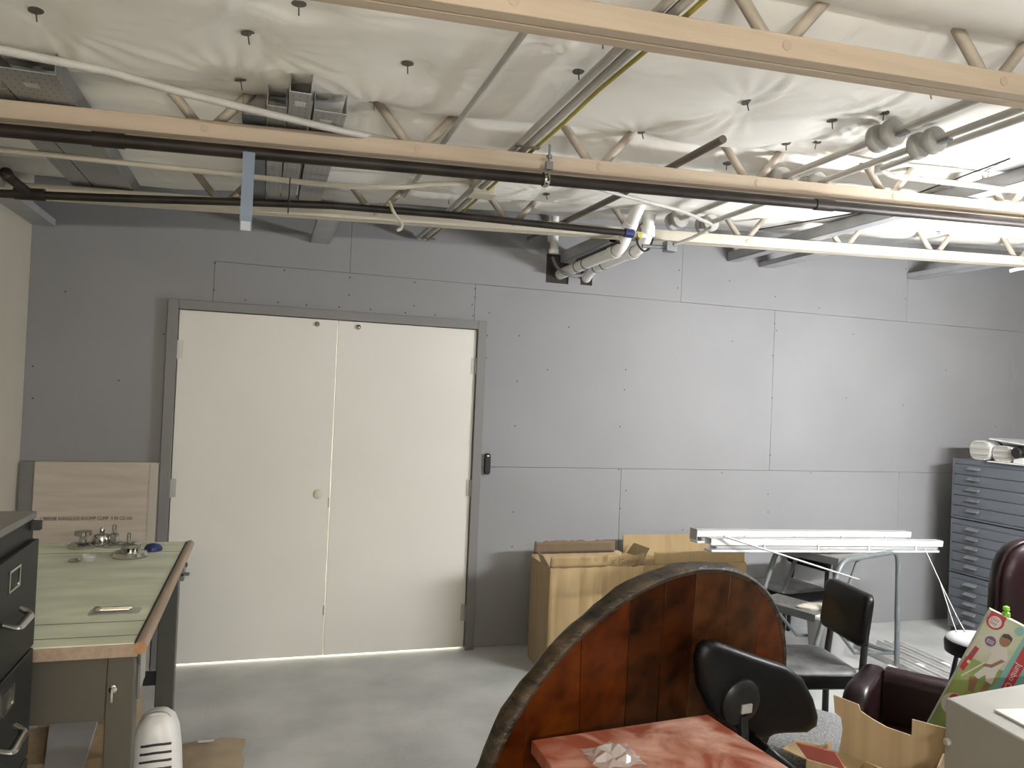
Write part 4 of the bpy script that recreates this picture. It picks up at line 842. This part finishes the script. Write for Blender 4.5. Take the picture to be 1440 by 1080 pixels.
for u_, v_ in ((.03, .03), (.33, .05), (.03, .64), (.33, .66)):
    q = k0+da*u_+db*v_; part(MB().lathe([(.02, 0), (.025, .085)], 10, T(q.x, q.y, 0)), 'foot', M_DARKWOOD, ac)
ex = thing('executive_chair', 'tall burgundy upholstered chair behind the toy carton', 'armchair', (3.55, 2.72, 0))
ML = frame((3.56, 2.66, 0), (.97, -.24, 0), (0, 0, 1))
def bring(off, k):
    pts_ = []
    for i in range(28):
        a = 2*math.pi*i/28; c_, s_ = math.cos(a), math.sin(a); e = .55
        pts_.append((.30*k*math.copysign(abs(c_)**e, c_), .80+.34*k*math.copysign(abs(s_)**e, s_), off))
    return pts_
part(MB().loft([bring(o_, k_) for o_, k_ in ((-.07, .8), (-.06, .92), (-.03, .99), (0, 1), (.03, .985), (.055, .92), (.065, .78))], ML), 'backrest', M_BURG, ex, ang=70)
part(MB().tube([ML @ Vector(p) for p in bring(.036, 1.0)] + [ML @ Vector(bring(.036, 1.0)[0])], .007, 6), 'piping', M_BURG, ex)
sr = rrect(.56, .34, .10, 5)
part(MB().loft([[(p[0]*s_, p[1]*s_, z_) for p in sr] for s_, z_ in ((.9, .34), (1, .36), (1, .43), (.95, .47), (.7, .48))], T(3.64, 2.86, 0)), 'seat', M_BURG, ex, ang=60)
for s_ in (-1, 1):
    for q in (-1, 1): part(MB().tube([(3.64+s_*.22, 2.86+q*.11, .36), (3.64+s_*.24, 2.86+q*.13, 0)], [.022, .016], 8), 'leg', M_DARKWOOD, ex)
# ================================================================= BLACK STOOL
sx, sy, sz = PZ(1384, 900, .50).x, PZ(1384, 900, .50).y, .50
st = thing('round_stool', 'round black stool with a greyish padded top', 'stool', (sx, sy, 0))
part(MB().lathe([(.17, sz-.085), (.185, sz-.08), (.19, sz-.03), (.183, sz-.012)], 32, T(sx, sy, 0)), 'seat_band', M_BLVINYL, st)
part(MB().lathe([(.183, sz-.012), (.178, sz), (.15, sz+.008), (.05, sz+.01)], 32, T(sx, sy, 0)), 'seat_pad', M_STOOLTOP, st, ang=60)
for k in range(4):
    t_ = math.radians(45+90*k); part(MB().tube([(sx+.12*math.cos(t_), sy+.12*math.sin(t_), sz-.08), (sx+.19*math.cos(t_), sy+.19*math.sin(t_), 0)], .012, 8), 'leg', M_BLACK, st)
rg = [(sx+.155*math.cos(i*math.pi/10), sy+.155*math.sin(i*math.pi/10), .2) for i in range(21)]; part(MB().tube(rg, .008, 6), 'foot_ring', M_BLACK, st)
# ================================================================= BLACK SIDE CHAIRS
def side_chair(name, lab, ox, oy, rz, sz_):
    t = thing(name, lab, 'chair', (ox, oy, 0), rz); W = WM[t.name]
    pad = rrect(.43, .42, .06, 4)
    part(MB().loft([[(p[0]*s_, p[1]*s_, z_) for p in pad] for s_, z_ in ((.93, sz_-.075), (1, sz_-.07), (1, sz_-.02), (.98, sz_-.012))], W), 'seat_base', M_BLVINYL, t, ang=60)
    part(MB().loft([[(p[0]*s_, p[1]*s_, z_) for p in pad] for s_, z_ in ((.98, sz_-.012), (.95, sz_), (.8, sz_+.008), (.4, sz_+.012))], W), 'seat_pad', M_DUSTY, t, ang=60)
    # backrest at +x end, leaning outwards
    bpad = rrect(.40, .25, .04, 4); rings_ = []
    for off, k in ((-.025, .90), (-.018, .98), (0, 1), (.02, .98), (.028, .88)):
        rings_.append([(.235+off+.02*(1-(p[0]/.2)**2)+.12*(p[1]), p[0]*k, sz_+.235+p[1]*k) for p in bpad])
    part(MB().loft(rings_, W), 'backrest', M_BLVINYL, t, ang=60)
    for s_ in (-1, 1):
        part(MB().tube(fillet([(.262, s_*.15, sz_+.26), (.235, s_*.165, sz_-.03), (.25, s_*.19, 0)], .05), .0135, 10, W, sq=(1, 1.3)), 'rear_leg', M_BLACK, t)
        part(MB().tube([(-.16, s_*.17, sz_-.06), (-.20, s_*.19, 0)], .0125, 8, W), 'front_leg', M_BLACK, t)
        part(MB().tube([(-.17, s_*.175, sz_-.085), (.235, s_*.165, sz_-.085)], .010, 8, W), 'side_rail', M_BLACK, t)
    return t
side_chair('side_chair', 'black padded side chair with a dusty seat beside the round tabletop', 2.60, 3.22, math.radians(-12), .455)
side_chair('side_chair', 'black padded side chair behind the step ladder', 3.66, 4.72, math.radians(8), .42)
# ================================================================= STEP LADDER
o_ = Vector((3.36, 3.80, 0)); ldx = Vector((.92, .31, 0)).normalized(); ldy = Vector((-ldx.y, ldx.x, 0))
sl_ = thing('step_ladder', 'grey-green tubular step ladder with steel treads below the white blinds', 'step ladder', tuple(o_))
def lp_(x, y, z): return o_+ldx*x+ldy*y+Vector((0, 0, z))
ZP = .795; dw = .44
for y_ in (0, dw):
    part(MB().tube(fillet([lp_(-.42, y_, 0), lp_(-.02, y_, ZP), lp_(.66, y_, ZP), lp_(.69, y_, 0)], .09, 8), .0165, 12), 'side_frame', M_LADDER, sl_)
for x_, z_ in ((.66, .78), (.69, .12), (-.33, .15)): part(MB().tube([lp_(x_, 0, z_), lp_(x_, dw, z_)], .012, 8), 'cross_bar', M_LADDER, sl_)
def tread(x0_, x1_, z_, name='tread'):
    mb = MB(); p = [lp_(x0_, .012, z_), lp_(x1_, .012, z_), lp_(x1_, dw-.012, z_), lp_(x0_, dw-.012, z_)]
    mb.hexa([q-Vector((0, 0, .004)) for q in p]+p)
    tr = part(mb, name, M_TREAD, sl_)
    mb = MB(); a = [lp_(x0_, .012, z_-.045), lp_(x0_+.004, .012, z_-.045), lp_(x0_+.004, dw-.012, z_-.045), lp_(x0_, dw-.012, z_-.045)]
    mb.hexa(a+[q+Vector((0, 0, .041)) for q in a]); part(mb, 'tread_lip', M_LADDER, tr)
tread(-.03, .30, ZP+.012, 'platform'); tread(-.26, -.02, .50); tread(-.40, -.18, .24)
for y_ in (.02, dw-.02):
    part(MB().tube([lp_(-.16, y_, .50), lp_(.20, y_, .20), lp_(.69, y_, .12)], .010, 8), 'brace', M_LADDER, sl_)
    part(MB().tube([lp_(.22, y_, ZP), lp_(.02, y_, .50)], .012, 8), 'tread_strut', M_LADDER, sl_)
for x_ in (-.42, .69):
    for y_ in (0, dw): part(MB().lathe([(.02, 0), (.02, .03)], 10, T(*lp_(x_, y_, 0))), 'rubber_foot', M_BLACK, sl_)
# ---- crumpled rag on the tread
q = lp_(-.13, .10, .50); rnd = random.Random(9)
rings = [[(q.x+.10*s_*math.cos(a)*(1+.2*math.sin(3*a)), q.y+.06*s_*math.sin(a), q.z+h_) for a in [i*math.pi/7 for i in range(14)]] for s_, h_ in ((1, .002), (1.02, .012), (.7, .025), (.2, .03))]
single(MB().loft(rings), 'rag', mat('pale_rag', (.62, .57, .48), .9), 'pale crumpled rag on the ladder tread', 'rag')
# ================================================================= WHITE BLINDS on the ladder
def blind(name, lab, a, b, zoff, h, wdt, cap):
    a, b = Vector(a), Vector(b); d = (b-a).normalized(); up = Vector((0, 0, 1)); Mx = frame(tuple(a), tuple(d), tuple(Vector((-d.y, d.x, 0)))); L_ = (b-a).length
    t = thing(name, lab, 'window blind', tuple(a.lerp(b, .5)))
    hr = MB(); hr.box(0, L_, 0, .003, 0, h, Mx).box(0, L_, wdt-.003, wdt, 0, h, Mx).box(0, L_, 0, wdt, h-.003, h, Mx).box(0, L_, .0, .015, 0, .003, Mx)
    part(hr, 'headrail', M_WHITE, t)
    for k in range(4):
        z_ = -.004-.0045*k
        s_ = part(MB().box(.03+.006*(k % 3), L_-.05-.01*(k % 2), -.006+.002*(k % 2), wdt+.004, z_-.002, z_, Mx), 'slat', M_WHITE, t)
    part(MB().box(.0, L_-.04, -.008, wdt+.006, -.038, -.024, Mx), 'bottom_rail', M_WHITE, t, bev=.003)
    if cap: part(MB().box(-.004, 0, -.004, wdt+.004, -.02, h+.006, Mx), 'end_cap', mat('grey_cap', (.42, .42, .42), .5), t)
    for k in (.2, .42, .64, .86): part(MB().box(L_*k-.004, L_*k+.004, -.0105, -.0075, -.036, h*.4, Mx), 'ladder_cord', M_PAPER, t)
    return t, Mx, L_
b1 = blind('window_blind', 'white slatted blind nearer the wall on the step ladder', PY(980, 755, 4.03), PY(1281, 756, 4.22), 0, .040, .06, True)
b2 = blind('window_blind', 'white slatted blind with trailing cords and a wand on the step ladder', PY(1000, 767, 3.84), PY(1326, 769, 4.02), 0, .040, .06, False)
a, b = PY(1018, 754, 3.82), PY(1208, 815, 3.66)
part(MB().tube([a, b], .0055, 8), 'wand', mat('clear_grey_wand', (.36, .36, .355), .3), b2[0], 'thin grey wand')
for dx in (0, 8):
    c_ = [PY(1300, 770, 3.99), PY(1322, 818, 3.80), PY(1338+dx, 868, 3.60), PZ(1345+dx*1.5, 888, sz+.014)]
    part(MB().tube(c_, .0025, 5), 'pull_cord', M_PAPER, b2[0])
# ================================================================= FLOOR RAILS, BIN
for k in range(6):
    x_ = 3.86+.10*k; y0_ = 3.50+.05*(k % 3); y1_ = (4.50-.04*(k % 2)) if k > 1 else 3.93; zr = .0
    mb = MB(); mb.box(x_, x_+.062, y0_, y1_, zr, zr+.004).box(x_, x_+.004, y0_, y1_, zr, zr+.05).box(x_+.058, x_+.062, y0_, y1_, zr, zr+.05)
    sft = Matrix.Translation((4.1, 4, 0)) @ RZ(math.radians(-4)) @ Matrix.Translation((-4.1, -4, 0))
    mb.v = [sft @ v for v in mb.v]
    r_ = single(mb, 'track_rail', M_ALU, 'pale aluminium track with a white clip on the floor by the step ladder' if k % 2 else 'plain pale aluminium track on the floor by the step ladder', 'rail', 'clipped floor tracks' if k % 2 else 'plain floor tracks')
    if k % 2: part(MB().box(x_+.004, x_+.058, 4.0, 4.05, .004, .04, sft), 'track_clip', M_WHITEPL, r_)
bn = thing('waste_bin', 'pale grey plastic bin under the step ladder', 'bin', (3.62, 4.22, 0))
part(MB().lathe([(.10, 0), (.13, .33), (.135, .34), (.125, .34), (.095, .01)], 28, T(3.62, 4.22, 0)), 'bin_body', M_BOARD, bn)
part(MB().lathe([(.132, .325), (.14, .33), (.14, .345), (.132, .348)], 28, T(3.62, 4.22, 0)), 'bin_rim', M_WHITEPL, bn)
# ================================================================= FLAT FILE (three sections, fronts face -x)
FX, FY0, FY1, FD = 5.16, 3.62, 4.68, .82
for lab, z0, z1 in (('bottom section of the blue-grey flat file', .06, .475), ('middle section of the blue-grey flat file', .485, .895), ('top section of the blue-grey flat file under rolled papers', .905, 1.36)):
    t = thing('flat_file', lab, 'flat file', (FX+FD/2, (FY0+FY1)/2, z0))
    part(MB().box(FX+.004, FX+FD, FY0, FY1, z0, z1), 'body', M_FLAT, t, bev=.003)
    fm = MB(); fm.box(FX-.004, FX+.004, FY0, FY0+.02, z0, z1).box(FX-.004, FX+.004, FY1-.02, FY1, z0, z1).box(FX-.004, FX+.004, FY0+.02, FY1-.02, z1-.035, z1).box(FX-.004, FX+.004, FY0+.02, FY1-.02, z0, z0+.014)
    part(fm, 'face_frame', M_FLAT, t)
    if z0 < .1: part(MB().box(FX+.02, FX+FD, FY0+.01, FY1-.01, 0, .06), 'base', M_SLOT, t)
    n_ = 5; hh = (z1-.037-z0-.016)/n_
    for k in range(n_):
        za_ = z0+.016+k*hh
        d = part(MB().box(FX-.008, FX+.004, FY0+.022, FY1-.022, za_+.003, za_+hh-.002), 'drawer', M_FLAT, t, bev=.0015)
        for yh in (FY1-.20, FY0+.20):
            zc = za_+hh*.62
            part(MB().hexa([(FX-.034, yh-.055, zc-.006), (FX-.010, yh-.052, zc-.002), (FX-.010, yh+.052, zc-.002), (FX-.034, yh+.055, zc-.006), (FX-.036, yh-.055, zc-.002), (FX-.008, yh-.05, zc+.016), (FX-.008, yh+.05, zc+.016), (FX-.036, yh+.055, zc-.002)]), 'drawer_pull', M_FLATH, d, bev=.002)
# ---- rolled papers and tubes on the flat file
ZT = 1.36
def scroll(name, lab, y_, x0_, x1_, a_, b_, m_, straps, layers=True):
    t = thing(name, lab, 'paper roll', (x0_, y_, ZT))
    loop = [(a_*math.copysign(abs(math.cos(u))**.7, math.cos(u)), b_*math.copysign(abs(math.sin(u))**.7, math.sin(u))) for u in [i*math.pi/12 for i in range(24)]]
    part(MB().loft([[(x, y_+p[0], ZT+b_+.004+p[1]) for p in loop] for x in (x0_, x1_)]), 'roll_body', m_, t, ang=50)
    if layers:
        for k in range(9):
            z_ = ZT+.012+k*(2*b_-.01)/9; wk = a_*math.sqrt(max(.1, 1-((z_-ZT-b_)/b_)**2))*.97
            part(MB().box(x0_-.006-.003*(k % 3), x0_+.2, y_-wk, y_+wk, z_, z_+.007), 'page_edge', [M_PAPER, mat('cream_page', (.66, .60, .46), .7), mat('grey_page', (.5, .49, .45), .7)][k % 3], t)
    for xs_ in straps:
        part(MB().loft([[(x, y_+p[0]*1.05, ZT+b_+.004+p[1]*1.04) for p in loop] for x in (xs_, xs_+.02)]), 'strap', M_BLACK, t)
scroll('paper_bundle', 'thick bundle of yellowed papers rolled on the flat file', 4.49, FX+.05, FX+.55, .088, .075, M_PAPER, (FX+.16,))
scroll('paper_bundle', 'second white paper bundle on the flat file, beside a black-capped tube', 4.305, FX+.06, FX+.55, .085, .062, M_PAPER, (FX+.14,), True)
t = thing('black_cap_tube', 'white tube with a black round cap on the flat file', 'tube', (FX+.05, 4.06, ZT))
part(MB().lathe([(.036, 0), (.036, .5)], 20, frame((FX+.03, 4.165, ZT+.085), (0, 1, 0), (0, 0, 1))), 'tube_body', M_WHITE, t); part(MB().lathe([(.034, -.02), (.04, -.015), (.04, .03)], 20, frame((FX+.03, 4.165, ZT+.085), (0, 1, 0), (0, 0, 1))), 'cap', M_BLACK, t)
part(MB().box(FX+.04, FX+.5, 4.125, 4.205, ZT, ZT+.05), 'cradle', M_PAPER, t)
fb = [(FX+.03, 4.40, ZT+.168), (FX+.03, 3.86, ZT+.12), (FX+.45, 3.86, ZT+.12), (FX+.45, 4.40, ZT+.168)]
single(MB().hexa([Vector(q) for q in fb]+[Vector(q)+Vector((0, 0, .010)) for q in fb]), 'foam_board', M_WHITE, 'white board lying across the paper bundles on the flat file', 'board')
fl_ = [(FX-.03, 4.36, ZT+.002), (FX-.04, 4.02, ZT+.002), (FX+.1, 4.0, ZT+.002), (FX+.1, 4.38, ZT+.002)]
single(MB().hexa([Vector(q) for q in fl_]+[Vector(q)+Vector((0, 0, .008)) for q in fl_]), 'loose_papers', M_PAPER, 'loose white papers at the edge of the flat file top', 'paper')
single(MB().tube([(FX-.02, 4.02, ZT+.016), (FX-.02, 3.93, ZT+.016)], .011, 8), 'blue_marker', mat('navy_marker', (.05, .07, .22), .4), 'dark blue marker on the flat file top', 'marker')
